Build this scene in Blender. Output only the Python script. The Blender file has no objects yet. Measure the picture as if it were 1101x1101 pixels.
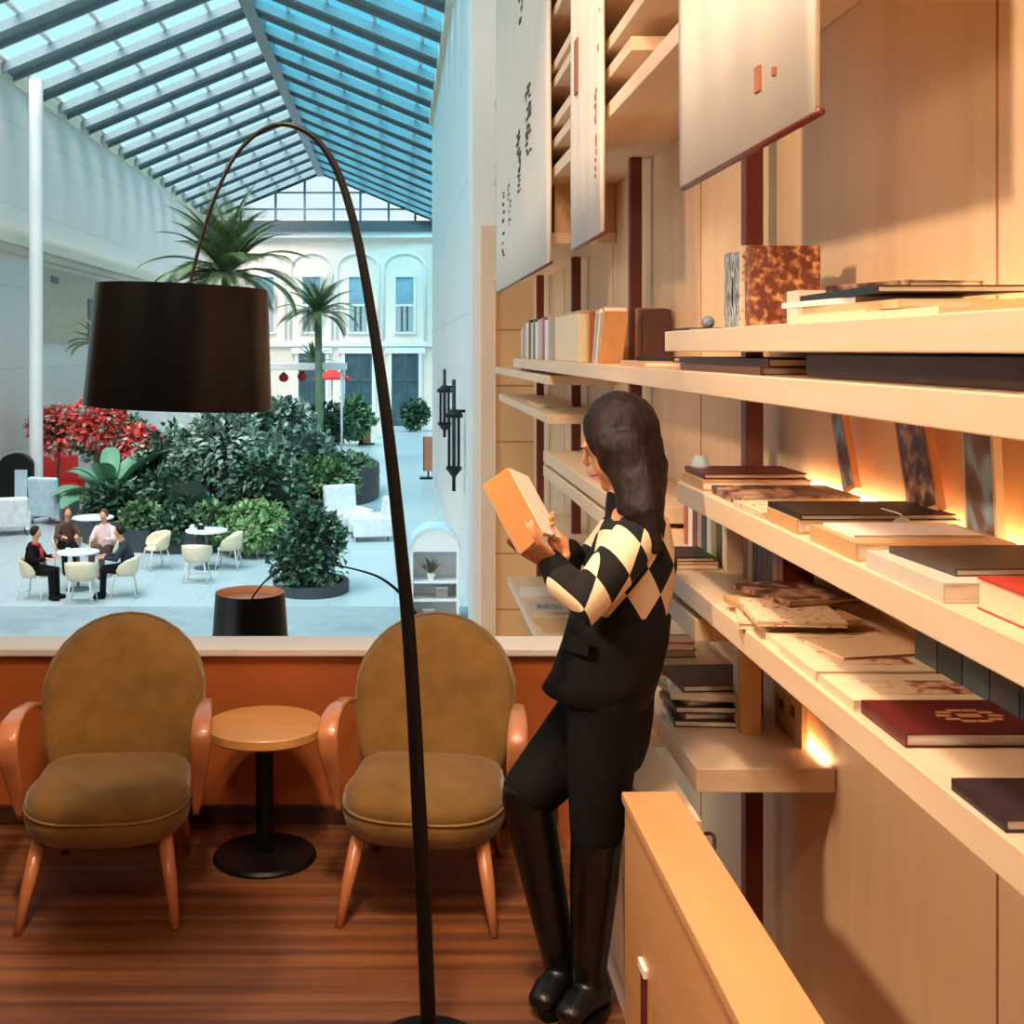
import bpy, math, random
from mathutils import Vector, Matrix
random.seed(7)
PI = math.pi
R = math.radians
V = Vector
SC = bpy.context.scene
COL = SC.collection
EYE = 1.75            # eye height above the cafe floor
F = 1300.0            # focal length in pixels of the 1101 px frame
GZ = -2.85            # level of the atrium floor


def W(px, py, d):
    """a point seen at pixel (px, py) at the distance d into the room"""
    return V(((px - 425) / F * d, d, EYE - (py - 376) / F * d))


def G(px, py, z=GZ):
    """the point of the level z that is seen at the pixel"""
    d = F * (EYE - z) / (py - 376)
    return V(((px - 425) / F * d, d, z))


# ------------------------------------------------------------------ materials
MATS = {}


def lin(c):
    return tuple(((v / 255) / 12.92 if v / 255 <= .04045 else ((v / 255 + .055) / 1.055) ** 2.4) for v in c)


def base(name):
    m = bpy.data.materials.new(name)
    m.use_nodes = True
    nt = m.node_tree
    b = nt.nodes['Principled BSDF']
    MATS[name] = m
    return m, nt, b


def coords(nt, scale=(1, 1, 1), rot=(0, 0, 0)):
    tc = nt.nodes.new('ShaderNodeTexCoord')
    mp = nt.nodes.new('ShaderNodeMapping')
    mp.inputs['Scale'].default_value = scale
    mp.inputs['Rotation'].default_value = rot
    nt.links.new(tc.outputs['Object'], mp.inputs['Vector'])
    return mp.outputs['Vector']


def ramp(nt, fac, stops):
    r = nt.nodes.new('ShaderNodeValToRGB')
    e = r.color_ramp.elements
    while len(e) < len(stops):
        e.new(.5)
    for el, (p, c) in zip(e, stops):
        el.position = p
        el.color = (*c, 1)
    nt.links.new(fac, r.inputs['Fac'])
    return r.outputs['Color']


def noise(nt, vec, scale, detail=3, rough=.55, dist=0):
    n = nt.nodes.new('ShaderNodeTexNoise')
    n.inputs['Scale'].default_value = scale
    n.inputs['Detail'].default_value = detail
    n.inputs['Roughness'].default_value = rough
    n.inputs['Distortion'].default_value = dist
    nt.links.new(vec, n.inputs['Vector'])
    return n.outputs['Fac']


def bump(nt, b, fac, strength=.2, dist=.01):
    bp = nt.nodes.new('ShaderNodeBump')
    bp.inputs['Strength'].default_value = strength
    bp.inputs['Distance'].default_value = dist
    nt.links.new(fac, bp.inputs['Height'])
    nt.links.new(bp.outputs['Normal'], b.inputs['Normal'])


def plain(name, c, rough=.6, metal=0, var=.12, scale=6, coat=0, sheen=0, spec=None, bmp=0):
    m, nt, b = base(name)
    c = lin(c)
    v = coords(nt)
    f = noise(nt, v, scale)
    lo = tuple(x * (1 - var) for x in c)
    hi = tuple(min(1, x * (1 + var)) for x in c)
    nt.links.new(ramp(nt, f, [(.3, lo), (.7, hi)]), b.inputs['Base Color'])
    b.inputs['Roughness'].default_value = rough
    b.inputs['Metallic'].default_value = metal
    if coat:
        b.inputs['Coat Weight'].default_value = coat
        b.inputs['Coat Roughness'].default_value = .15
    if sheen:
        b.inputs['Sheen Weight'].default_value = sheen
        b.inputs['Sheen Roughness'].default_value = .4
    if spec is not None:
        b.inputs['Specular IOR Level'].default_value = spec
    if bmp:
        bump(nt, b, noise(nt, v, scale * 8), bmp)
    return m


def wood(name, c1, c2, scale, rough=.45, coat=.1, knots=0):
    m, nt, b = base(name)
    v = coords(nt, scale)
    f = noise(nt, v, 1.0, 5, .6, .6)
    nt.links.new(ramp(nt, f, [(.3, lin(c1)), (.72, lin(c2))]), b.inputs['Base Color'])
    b.inputs['Roughness'].default_value = rough
    b.inputs['Coat Weight'].default_value = coat
    b.inputs['Coat Roughness'].default_value = .25
    bump(nt, b, f, .06)
    return m


def emit(name, c, s):
    m, nt, b = base(name)
    b.inputs['Base Color'].default_value = (0, 0, 0, 1)
    b.inputs['Emission Color'].default_value = (*lin(c), 1)
    b.inputs['Emission Strength'].default_value = s
    return m


def clear(name, c, gloss=.04):
    m, nt, b = base(name)
    out = nt.nodes['Material Output']
    t = nt.nodes.new('ShaderNodeBsdfTransparent')
    t.inputs['Color'].default_value = (*lin(c), 1)
    g = nt.nodes.new('ShaderNodeBsdfGlossy')
    g.inputs['Roughness'].default_value = .03
    mx = nt.nodes.new('ShaderNodeMixShader')
    mx.inputs[0].default_value = gloss
    nt.links.new(t.outputs[0], mx.inputs[1])
    nt.links.new(g.outputs[0], mx.inputs[2])
    nt.links.new(mx.outputs[0], out.inputs['Surface'])
    return m


def leafmat(name, c1, c2, rough=.45):
    m, nt, b = base(name)
    gi = nt.nodes.new('ShaderNodeNewGeometry')
    nt.links.new(ramp(nt, gi.outputs['Random Per Island'], [(.0, lin(c1)), (1, lin(c2))]), b.inputs['Base Color'])
    b.inputs['Roughness'].default_value = rough
    return m


def multi(name, cols, rough=.6):
    """each separate piece of the mesh takes one of the colours"""
    m, nt, b = base(name)
    gi = nt.nodes.new('ShaderNodeNewGeometry')
    n = len(cols)
    r = nt.nodes.new('ShaderNodeValToRGB')
    r.color_ramp.interpolation = 'CONSTANT'
    e = r.color_ramp.elements
    while len(e) < n:
        e.new(.5)
    for i, c in enumerate(cols):
        e[i].position = i / n
        e[i].color = (*lin(c), 1)
    nt.links.new(gi.outputs['Random Per Island'], r.inputs['Fac'])
    nt.links.new(r.outputs['Color'], b.inputs['Base Color'])
    b.inputs['Roughness'].default_value = rough
    return m


def printed(name, c1, c2, c3, scale=40, thr=.5, sc=(1, 1, 1)):
    """a printed cover: blotches of ink over paper colour"""
    m, nt, b = base(name)
    v = coords(nt, sc)
    f = noise(nt, v, scale, 2, .5, .3)
    nt.links.new(ramp(nt, f, [(thr - .1, lin(c1)), (thr, lin(c2)), (thr + .12, lin(c3))]), b.inputs['Base Color'])
    b.inputs['Roughness'].default_value = .4
    return m


SHELFW = wood('shelf_wood', (226, 194, 158), (240, 212, 180), (9, .7, 9), .45)
SHELFN = wood('shelf_wood_cross', (212, 164, 116), (228, 184, 138), (.8, 9, 9), .45)
PANEL = wood('veneer', (226, 190, 146), (240, 206, 164), (5, 5, .5), .5)
RAIL = wood('rail_wood', (206, 150, 98), (222, 168, 116), (7, .6, 7), .42)
ORANGE = plain('orange_paint', (192, 104, 50), .55, var=.06, scale=2)
FLOORW = None
POST = wood('post_brown', (98, 36, 27), (118, 46, 34), (20, 20, 1), .4)
CHAIRW = wood('chair_wood', (194, 120, 76), (212, 138, 92), (14, 14, 3), .3, .5)
TABLEW = wood('table_wood', (212, 150, 86), (226, 168, 104), (2, 14, 14), .28, .4)
VELVET = plain('velvet', (130, 94, 38), .85, var=.22, scale=9, sheen=.35, bmp=.1)
PIPING = plain('piping', (150, 118, 70), .7)
BLACKM = plain('black_metal', (9, 8, 8), .42, .0, var=.1, spec=.3)
SHADEM = plain('black_shade', (5, 6, 7), .3, var=.08, spec=.22)
SHADEIN = plain('shade_lining', (232, 170, 130), .6)
WHITE = plain('white_plaster', (236, 240, 240), .7, var=.03, scale=1.5)
WHITEP = plain('white_paint', (236, 236, 234), .45, var=.02)
CREAMP = plain('cream_plaster', (226, 218, 200), .7, var=.04)
BACKROOM = plain('dim_brown_paint', (112, 84, 62), .7, var=.04)
LEDGE = plain('ledge_white', (246, 240, 234), .4, var=.02)
BANNER = plain('banner_cloth', (236, 226, 212), .8, var=.03, scale=3)
INK = plain('ink', (96, 82, 76), .7)
INKBR = plain('brown_print', (168, 104, 78), .7)
STEEL = plain('painted_steel', (112, 134, 140), .5, var=.06)
STEELD = plain('dark_steel', (82, 92, 98), .5)
GLASSR = clear('roof_glass', (146, 214, 230), .05)
GLASSL = clear('roof_glass_pale', (204, 233, 238), .05)
GLASSW = clear('clear_glass', (225, 236, 240), .06)
GLASSD = plain('dark_glass', (64, 88, 96), .12, var=.3, scale=1.2)
GLASSB = plain('blue_glass', (132, 172, 188), .15, var=.25, scale=.8)
LED = emit('led_light', (255, 202, 146), 12.0)
PAPER = plain('paper', (236, 226, 210), .7, var=.04, scale=60)
SKIN = plain('skin', (214, 150, 112), .5, var=.05, scale=12)
HAIRM = None
BLACKC = plain('black_cloth', (12, 9, 10), .85, var=.2, scale=14, spec=.2)
JACKETM = plain('charcoal_cloth', (20, 15, 15), .8, var=.2, scale=14, spec=.25)
LEATHER = plain('boot_leather', (9, 7, 8), .34, var=.2, scale=10, bmp=.12)
SOIL = plain('planter_dark', (56, 62, 66), .6)
TRUNK = plain('palm_trunk', (98, 122, 92), .8, var=.25, scale=4)
TRUNKB = plain('brown_stem', (92, 80, 60), .8, var=.25, scale=4)
SHELLB = plain('shell_beige', (226, 208, 178), .6, var=.06)
LEGM = plain('white_leg', (206, 206, 200), .4)
TOPW = plain('table_white', (232, 238, 240), .35, var=.02)
RED = plain('red_cloth', (214, 52, 46), .6)
SOFAW = plain('sofa_white', (222, 226, 226), .75)
SOFAB = plain('sofa_pale_blue', (190, 214, 224), .7)
ROSE = plain('copper_wood', (176, 116, 84), .5)


def make_floor_mat():
    m, nt, b = base('strip_floor')
    v = coords(nt, (.5, 16, 1))
    f = noise(nt, v, 1.0, 5, .65, .2)
    c = ramp(nt, f, [(.25, lin((80, 46, 28))), (.5, lin((124, 74, 42))), (.8, lin((172, 112, 64)))])
    w = nt.nodes.new('ShaderNodeTexWave')
    w.bands_direction = 'Y'
    w.inputs['Scale'].default_value = 3.4
    w.inputs['Distortion'].default_value = .4
    nt.links.new(coords(nt), w.inputs['Vector'])
    mx = nt.nodes.new('ShaderNodeMix')
    mx.data_type = 'RGBA'
    mx.blend_type = 'MULTIPLY'
    mx.inputs[0].default_value = .55
    nt.links.new(c, mx.inputs[6])
    nt.links.new(ramp(nt, w.outputs['Fac'], [(0, (.45, .4, .38)), (.35, (1, 1, 1))]), mx.inputs[7])
    nt.links.new(mx.outputs[2], b.inputs['Base Color'])
    b.inputs['Roughness'].default_value = .5
    bump(nt, b, w.outputs['Fac'], .35, .004)
    return m


FLOORW = make_floor_mat()


def make_tile_mat():
    m, nt, b = base('atrium_tiles')
    br = nt.nodes.new('ShaderNodeTexBrick')
    br.inputs['Scale'].default_value = 1
    br.inputs['Brick Width'].default_value = 1.2
    br.inputs['Row Height'].default_value = .9
    br.inputs['Mortar Size'].default_value = .012
    br.offset = 0
    br.inputs['Color1'].default_value = (*lin((186, 200, 204)), 1)
    br.inputs['Color2'].default_value = (*lin((178, 194, 199)), 1)
    br.inputs['Mortar'].default_value = (*lin((156, 174, 180)), 1)
    nt.links.new(coords(nt), br.inputs['Vector'])
    nt.links.new(br.outputs['Color'], b.inputs['Base Color'])
    b.inputs['Roughness'].default_value = .3
    return m


TILES = make_tile_mat()
CARPET = plain('grey_carpet', (146, 160, 164), .85, var=.16, scale=1.6)


def stone_mat():
    m, nt, b = base('stone_cladding')
    br = nt.nodes.new('ShaderNodeTexBrick')
    br.inputs['Scale'].default_value = 1
    br.inputs['Brick Width'].default_value = 3
    br.inputs['Row Height'].default_value = .48
    br.inputs['Mortar Size'].default_value = .008
    br.inputs['Color1'].default_value = (*lin((226, 186, 138)), 1)
    br.inputs['Color2'].default_value = (*lin((220, 178, 130)), 1)
    br.inputs['Mortar'].default_value = (*lin((178, 130, 88)), 1)
    nt.links.new(coords(nt, rot=(R(90), 0, 0)), br.inputs['Vector'])
    nt.links.new(br.outputs['Color'], b.inputs['Base Color'])
    b.inputs['Roughness'].default_value = .5
    return m


CLAD = stone_mat()


def whiteblock_mat():
    m, nt, b = base('white_stone_blocks')
    br = nt.nodes.new('ShaderNodeTexBrick')
    br.inputs['Scale'].default_value = 1
    br.inputs['Brick Width'].default_value = 2.4
    br.inputs['Row Height'].default_value = 1.0
    br.inputs['Mortar Size'].default_value = .015
    br.inputs['Color1'].default_value = (*lin((240, 232, 226)), 1)
    br.inputs['Color2'].default_value = (*lin((234, 227, 222)), 1)
    br.inputs['Mortar'].default_value = (*lin((200, 212, 214)), 1)
    nt.links.new(coords(nt, rot=(R(90), 0, R(90))), br.inputs['Vector'])
    nt.links.new(br.outputs['Color'], b.inputs['Base Color'])
    b.inputs['Roughness'].default_value = .6
    return m


WBLOCK = whiteblock_mat()


def hair_mat(name, c1, c2):
    m, nt, b = base(name)
    f = noise(nt, coords(nt, (60, 60, 5)), 1.0, 4, .6, .5)
    nt.links.new(ramp(nt, f, [(.35, lin(c1)), (.75, lin(c2))]), b.inputs['Base Color'])
    b.inputs['Roughness'].default_value = .55
    b.inputs['Specular IOR Level'].default_value = .3
    bump(nt, b, f, .5, .01)
    return m


HAIRM = hair_mat('dark_hair', (12, 6, 6), (40, 21, 17))


def argyle_mat():
    m, nt, b = base('diamond_knit')
    tc = nt.nodes.new('ShaderNodeTexCoord')
    sp = nt.nodes.new('ShaderNodeSeparateXYZ')
    nt.links.new(tc.outputs['Object'], sp.inputs[0])

    def mth(op, a, bb):
        n = nt.nodes.new('ShaderNodeMath')
        n.operation = op
        for i, q in enumerate((a, bb)):
            if isinstance(q, (int, float)):
                n.inputs[i].default_value = q
            else:
                nt.links.new(q, n.inputs[i])
        return n.outputs[0]
    h = mth('ADD', mth('MULTIPLY', sp.outputs['X'], 10.6), mth('MULTIPLY', sp.outputs['Y'], 3.4))
    z = mth('MULTIPLY', sp.outputs['Z'], 6.9)
    h = mth('ADD', h, .22)
    z = mth('ADD', z, .32)
    cb = nt.nodes.new('ShaderNodeCombineXYZ')
    nt.links.new(mth('ADD', h, z), cb.inputs[0])
    nt.links.new(mth('SUBTRACT', h, z), cb.inputs[1])
    cb.inputs[2].default_value = .5
    ck = nt.nodes.new('ShaderNodeTexChecker')
    ck.inputs['Scale'].default_value = 1
    ck.inputs['Color1'].default_value = (*lin((12, 9, 10)), 1)
    ck.inputs['Color2'].default_value = (*lin((238, 212, 178)), 1)
    nt.links.new(cb.outputs[0], ck.inputs['Vector'])
    nt.links.new(ck.outputs['Color'], b.inputs['Base Color'])
    b.inputs['Roughness'].default_value = .9
    bump(nt, b, noise(nt, tc.outputs['Object'], 160), .2, .004)
    return m


ARGYLE = argyle_mat()


# ------------------------------------------------------------------ mesh building
class MB:
    def __init__(s):
        s.v = []
        s.f = []

    def add(s, vs, fs):
        o = len(s.v)
        s.v += [V(p) for p in vs]
        s.f += [tuple(i + o for i in f) for f in fs]
        return s

    def box(s, x0, x1, y0, y1, z0, z1):
        p = [(x0, y0, z0), (x1, y0, z0), (x1, y1, z0), (x0, y1, z0), (x0, y0, z1), (x1, y0, z1), (x1, y1, z1), (x0, y1, z1)]
        return s.add(p, [(3, 2, 1, 0), (4, 5, 6, 7), (0, 1, 5, 4), (1, 2, 6, 5), (2, 3, 7, 6), (3, 0, 4, 7)])

    def hexa(s, p):
        return s.add(p, [(3, 2, 1, 0), (4, 5, 6, 7), (0, 1, 5, 4), (1, 2, 6, 5), (2, 3, 7, 6), (3, 0, 4, 7)])

    def slab(s, q, n):
        """a quad q (4 points) given thickness along the vector n"""
        q = [V(a) for a in q]
        n = V(n)
        return s.hexa([*q, *[a + n for a in q]])

    def tube(s, pts, rad, n=12, up=None, caps=True):
        """round or oval tube; rad one value, a list, or a list of (across, along up)"""
        pts = [V(p) for p in pts]
        k = len(pts)
        if not isinstance(rad, (list, tuple)):
            rad = [rad] * k
        rings = []
        u = V(up) if up is not None else None
        for i, p in enumerate(pts):
            t = (pts[min(i + 1, k - 1)] - pts[max(i - 1, 0)])
            t = t.normalized() if t.length > 1e-9 else V((0, 0, 1))
            if up is None:
                if u is None:
                    u = V((0, 0, 1)) if abs(t.z) < .9 else V((0, 1, 0))
                w = u
            else:
                w = V(up) if not isinstance(up, list) else V(up[i])
            w = (w - t * w.dot(t)).normalized()
            a = t.cross(w)
            if up is None:
                u = w
            r = rad[i]
            ra, rb = r if isinstance(r, (tuple, list)) else (r, r)
            rings.append([p + a * (ra * math.cos(2 * PI * j / n)) + w * (rb * math.sin(2 * PI * j / n)) for j in range(n)])
        return s.rings(rings, caps)

    def rings(s, rings, caps=True, close=True):
        n = len(rings[0])
        vs = [p for r in rings for p in r]
        fs = []
        for i in range(len(rings) - 1):
            for j in range(n if close else n - 1):
                a, b = i * n + j, i * n + (j + 1) % n
                fs.append((a, b, b + n, a + n))
        if caps:
            fs.append(tuple(range(n - 1, -1, -1)))
            fs.append(tuple((len(rings) - 1) * n + j for j in range(n)))
        return s.add(vs, fs)

    def limb(s, pts, rad, n=14, up=None):
        """tube with rounded ends, for bodies"""
        pts = [V(p) for p in pts]
        k = len(pts)
        rad = [r if isinstance(r, (tuple, list)) else (r, r) for r in (rad if isinstance(rad, list) else [rad] * k)]
        d0 = (pts[0] - pts[1]).normalized()
        d1 = (pts[-1] - pts[-2]).normalized()
        P, Q = [], []
        for a in (80, 55, 28):
            m = max(.3 * max(rad[0]), min(rad[0]))
            P.append(pts[0] + d0 * m * math.sin(R(a)))
            Q.append((rad[0][0] * math.cos(R(a)), rad[0][1] * math.cos(R(a))))
        P += pts
        Q += rad
        for a in (28, 55, 80):
            m = max(.3 * max(rad[-1]), min(rad[-1]))
            P.append(pts[-1] + d1 * m * math.sin(R(a)))
            Q.append((rad[-1][0] * math.cos(R(a)), rad[-1][1] * math.cos(R(a))))
        if isinstance(up, list):
            up = [up[0]] * 3 + up + [up[-1]] * 3
        return s.tube(P, Q, n, up)

    def ball(s, c, rx, ry=None, rz=None, n=16, m=10, frame=None):
        ry = rx if ry is None else ry
        rz = rx if rz is None else rz
        c = V(c)
        fr = frame or (V((1, 0, 0)), V((0, 1, 0)), V((0, 0, 1)))
        rings = []
        for i in range(m + 1):
            a = PI * (i + .02) / (m + .04) - PI / 2
            rings.append([c + fr[0] * rx * math.cos(a) * math.cos(2 * PI * j / n) + fr[1] * ry * math.cos(a) * math.sin(2 * PI * j / n) + fr[2] * rz * math.sin(a) for j in range(n)])
        return s.rings(rings)

    def lathe(s, c, prof, n=40, caps=True):
        c = V(c)
        return s.rings([[c + V((r * math.cos(2 * PI * j / n), r * math.sin(2 * PI * j / n), z)) for j in range(n)] for r, z in prof], caps)

    def loft(s, outline, prof, to3, cen=(0, 0)):
        """stack scaled copies of a 2D outline: prof = [(height, scale)]"""
        rings = []
        for h, k in prof:
            rings.append([to3(cen[0] + (x - cen[0]) * k, cen[1] + (y - cen[1]) * k, h) for x, y in outline])
        return s.rings(rings)

    def shift(s, o, rz=0):
        o = V(o)
        m = Matrix.Rotation(rz, 3, 'Z')
        s.v = [m @ p + o for p in s.v]
        return s

    def rot(s, axis, ang, piv):
        m = Matrix.Rotation(ang, 3, V(axis))
        piv = V(piv)
        s.v = [m @ (p - piv) + piv for p in s.v]
        return s

    def build(s, name, mat, parent=None, smooth=False, bevel=0, seg=2, world=False, loc=None):
        """link as ONE object; world=True: the vertices are world points and the parent only holds them"""
        me = bpy.data.meshes.new(name)
        vs = s.v
        if world and parent is not None:
            q = root_loc(parent)
            vs = [p - q for p in vs]
        if loc is not None:
            vs = [p - V(loc) for p in vs]
        me.from_pydata([tuple(p) for p in vs], [], s.f)
        me.materials.append(mat)
        me.validate()
        if smooth:
            me.polygons.foreach_set('use_smooth', [True] * len(me.polygons))
        me.update()
        o = bpy.data.objects.new(name, me)
        COL.objects.link(o)
        if parent is not None:
            o.parent = parent
        if loc is not None:
            o.location = loc
        if smooth == 'auto':
            me.set_sharp_from_angle(angle=R(40))
        if bevel:
            b = o.modifiers.new('bevel', 'BEVEL')
            b.width = bevel
            b.segments = seg
            b.limit_method = 'ANGLE'
        return o

    def skin(s, name, mat, parent, voxel=.006, it=4, world=True):
        """one continuous surface out of the limbs"""
        o = s.build(name, mat, parent, True, world=world)
        r = o.modifiers.new('remesh', 'REMESH')
        r.mode = 'VOXEL'
        r.voxel_size = voxel
        r.use_smooth_shade = True
        q = o.modifiers.new('smooth', 'SMOOTH')
        q.factor = .5
        q.iterations = it
        return o


def root_loc(o):
    p = V((0, 0, 0))
    while o is not None:
        p = p + o.location
        o = o.parent
    return p


def tag(o, label=None, cat=None, group=None, kind=None):
    for k, v in (('label', label), ('category', cat), ('group', group), ('kind', kind)):
        if v:
            o[k] = v
    return o


def thing(name, label, cat, loc=(0, 0, 0), rz=0, group=None):
    o = bpy.data.objects.new(name, None)
    COL.objects.link(o)
    o.location = loc
    o.rotation_euler = (0, 0, rz)
    o.empty_display_size = .1
    return tag(o, label, cat, group)


def struct(name, mb, mat, **k):
    return tag(mb.build(name, mat, **k), kind='structure')


CHILDREN = {}


def dup(root, loc, rz, label, group=None, scale=1):
    r = root.copy()
    COL.objects.link(r)
    r.location = loc
    r.rotation_euler = (0, 0, rz)
    r.scale = (scale,) * 3
    r['label'] = label
    if group:
        r['group'] = group
    for ch in list(root.children):
        c = ch.copy()
        COL.objects.link(c)
        c.parent = r
        for g in list(ch.children):
            d = g.copy()
            COL.objects.link(d)
            d.parent = c
    return r


def box(*a):
    return MB().box(*a)


# ------------------------------------------------------------------ camera and view
cam = bpy.data.cameras.new('camera')
cam.sensor_width = 36
cam.lens = 36 * F / 1101
cam.shift_x = (550.5 - 425) / 1101
cam.shift_y = -(550.5 - 376) / 1101
cam.clip_end = 400
co = bpy.data.objects.new('camera', cam)
COL.objects.link(co)
co.location = (0, 0, EYE)
co.rotation_euler = (R(90), 0, 0)
SC.camera = co
SC.view_settings.view_transform = 'Standard'
SC.view_settings.look = 'None'
SC.view_settings.exposure = 0
SC.view_settings.gamma = 1
SC.view_settings.use_curve_mapping = False

wd = bpy.data.worlds.new('sky')
SC.world = wd
wd.use_nodes = True
bg = wd.node_tree.nodes['Background']
bg.inputs['Color'].default_value = (.95, .975, 1.0, 1)
bg.inputs['Strength'].default_value = 1.55


def light(name, kind, loc, energy, color, aim=None, size=.3, spot=None, blend=.6):
    l = bpy.data.lights.new(name, kind)
    l.energy = energy
    l.color = color
    o = bpy.data.objects.new(name, l)
    COL.objects.link(o)
    o.location = loc
    if kind == 'AREA':
        l.size = size
    if kind in ('SPOT', 'POINT'):
        l.shadow_soft_size = size
    if kind == 'SPOT':
        l.spot_size = R(spot)
        l.spot_blend = blend
    if kind == 'SUN':
        l.angle = R(size)
    if aim is not None:
        o.rotation_euler = (V(aim) - V(loc)).to_track_quat('-Z', 'Y').to_euler()
    return o


WARM = (1, .745, .53)
light('sun', 'SUN', (0, 0, 30), 44, (1, .51, .45), aim=(4, 11, 8), size=60)
light('ceiling_or_fill_light', 'AREA', (-.9, -.2, 4.2), 40, WARM, aim=(.3, 3.4, .6), size=.4)
light('ceiling_or_fill_light', 'SPOT', (-.3, 2.2, 4.4), 330, WARM, aim=(-.28, 2.85, 0), size=.10, spot=52)
light('ceiling_or_fill_light', 'AREA', (-.1, 1.6, 4.35), 95, WARM, aim=(.95, 3.2, 1.4), size=.5)
light('ceiling_or_fill_light', 'SPOT', (-.6, 4.2, 4.35), 200, WARM, aim=(1.15, 6.0, 1.6), size=.15, spot=70)
light('banner_fill_light', 'SPOT', (-2.3, 1.9, 3.4), 440, WARM, aim=(1.1, 2.6, 2.3), size=.15, spot=75)  # unseen spot added to light the near banner evenly, no fixture there
light('ceiling_or_fill_light', 'SPOT', (-.2, -.7, 3.5), 130, WARM, aim=(1.19, 2.3, 2.1), size=.15, spot=64)  # added fill spot hung below the ceiling, brightens the upper right wall

# ------------------------------------------------------------------ the cafe room
struct('floor', box(-2.6, .60, -4, 4.60, -.16, 0), FLOORW)
struct('floor_lower', box(.60, 1.3, -4, 10.5, -1.2, -1.05), SHELFN)
struct('ceiling', box(-2.6, 1.4, -4, 4.62, 4.5, 4.65), BACKROOM)
struct('wall_near', box(-2.6, 1.4, -4.15, -4, -1.2, 4.65), BACKROOM)
struct('wall_left', box(-2.75, -2.6, -4, 4.62, -2.85, 4.65), BACKROOM)
struct('wall_right', box(1.19, 1.30, -4, 10.45, -2.85, 7.5), PANEL)
m = MB()
for y in (2.385, 4.7, 6.6, 8.5):
    m.box(1.1875, 1.19, y, y + .006, -1, 2.64)
struct('trim_seam', m, ROSE)
struct('wall_far', box(-2.6, .78, 4.47, 4.60, -2.85, .622), ORANGE)
struct('trim_ledge', box(-2.6, .78, 4.44, 4.64, .622, .652), LEDGE, bevel=.006)
struct('baseboard_far', box(-2.6, .6, 4.452, 4.47, 0, .07), plain('dark_base', (70, 36, 26), .5), bevel=.004)
# half wall beside the shelves
struct('wall_half', box(.583, .71, -2, 3.07, -1.05, .60), RAIL)
struct('trim_cap', box(.575, .718, -2, 3.075, .60, .627), RAIL, bevel=.004)
struct('wall_half_low', box(.655, .78, 3.075, 3.75, -1.05, .55), SHELFW)
# white pillar and clad end of the shelf wall
struct('pillar_end', box(.675, 1.4, 10.5, 11.2, -2.85, 13), WHITE)
cl = box(.745, 1.30, 10.38, 10.5, -2.85, 2.81)
struct('wall_end_cladding', cl, CLAD)
struct('trim_end_edge', box(.735, .86, 10.34, 10.38, -2.85, 2.81), plain('pale_stone', (232, 210, 186), .5, var=.05))

# pull slot in the half wall
t = thing('cabinet_pull', 'dark recessed pull with pale upper lip on the wooden half wall', 'handle', (.583, 2.83, .1))
box(.578, .584, 2.795, 2.85, .10, .295).build('recess', POST, t, world=True)
box(.572, .584, 2.79, 2.855, .295, .318).build('lip', LEDGE, t, world=True, bevel=.003)

# ------------------------------------------------------------------ bookcase of boards and posts
bc = thing('bookcase', 'long wall bookcase of thick pale boards on dark brown posts', 'bookcase', (1.0, 5, -1.05))


def board(z, y0, y1, th=.06, x0=.82, led=False, mat=None):
    b = box(x0, 1.188, y0, y1, z - th, z).build('shelf_board', mat or SHELFW, bc, world=True, bevel=.003)
    if led:
        q = box(1.168, 1.186, max(y0, led[0]), min(y1, led[1]), z + .001, z + .009)
        q.v = [p - root_loc(bc) for p in q.v]
        o = q.build('light_strip', LED, b)
        tag(o, 'glowing strip light along the back of the shelf')
    return b


ZB, ZA, ZE, ZF, ZH = 1.805, 1.69, 1.368, 1.094, .62
board(ZB, -.5, 3.68, led=(-.5, 3.0))
board(ZA, -.5, 8.4)
board(1.61, 6.5, 9.9, .05, led=(6.6, 9.7))
board(1.40, 6.5, 9.6, .05)
board(ZE, -.5, 3.52, led=(-.5, 3.5))
board(ZF, -.5, 4.5)
board(1.19, 4.3, 6.7)
board(1.112, 4.3, 6.7)
board(1.012, 3.31, 4.6, .062)
board(ZH, 3.26, 8.4, .065, .812, led=(3.30, 3.52))
board(.10, 5.2, 8.8, .06)
board(2.70, -.5, 10.0)
board(2.84, 4.2, 9.0, .05)
board(2.95, 2.0, 7.4, .05)
board(3.15, 4.0, 10.0, .05)
board(3.24, 4.8, 8.0, .05)
board(3.52, 4.0, 9.0, .05)
board(3.8, 3.0, 10, .05)
board(2.38, 6.5, 10.1)
for i in range(6):
    y = 3.77 + 1.84 * i if i < 5 else 1.93
    mb = box(1.085, 1.14, y - .028, y + .028, -1.04, 2.64)
    mb.build('post', POST, bc, world=True, bevel=.004)
for y0, y1, z0, z1 in ((5.3, 5.34, 2.95, 3.47), (7.2, 7.24, 3.15, 3.75), (8.3, 8.34, 2.70, 3.1), (6.52, 6.56, 2.38, 2.64)):
    box(.86, 1.188, y0, y1, z0, z1).build('divider', SHELFN, bc, world=True, bevel=.003)

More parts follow.
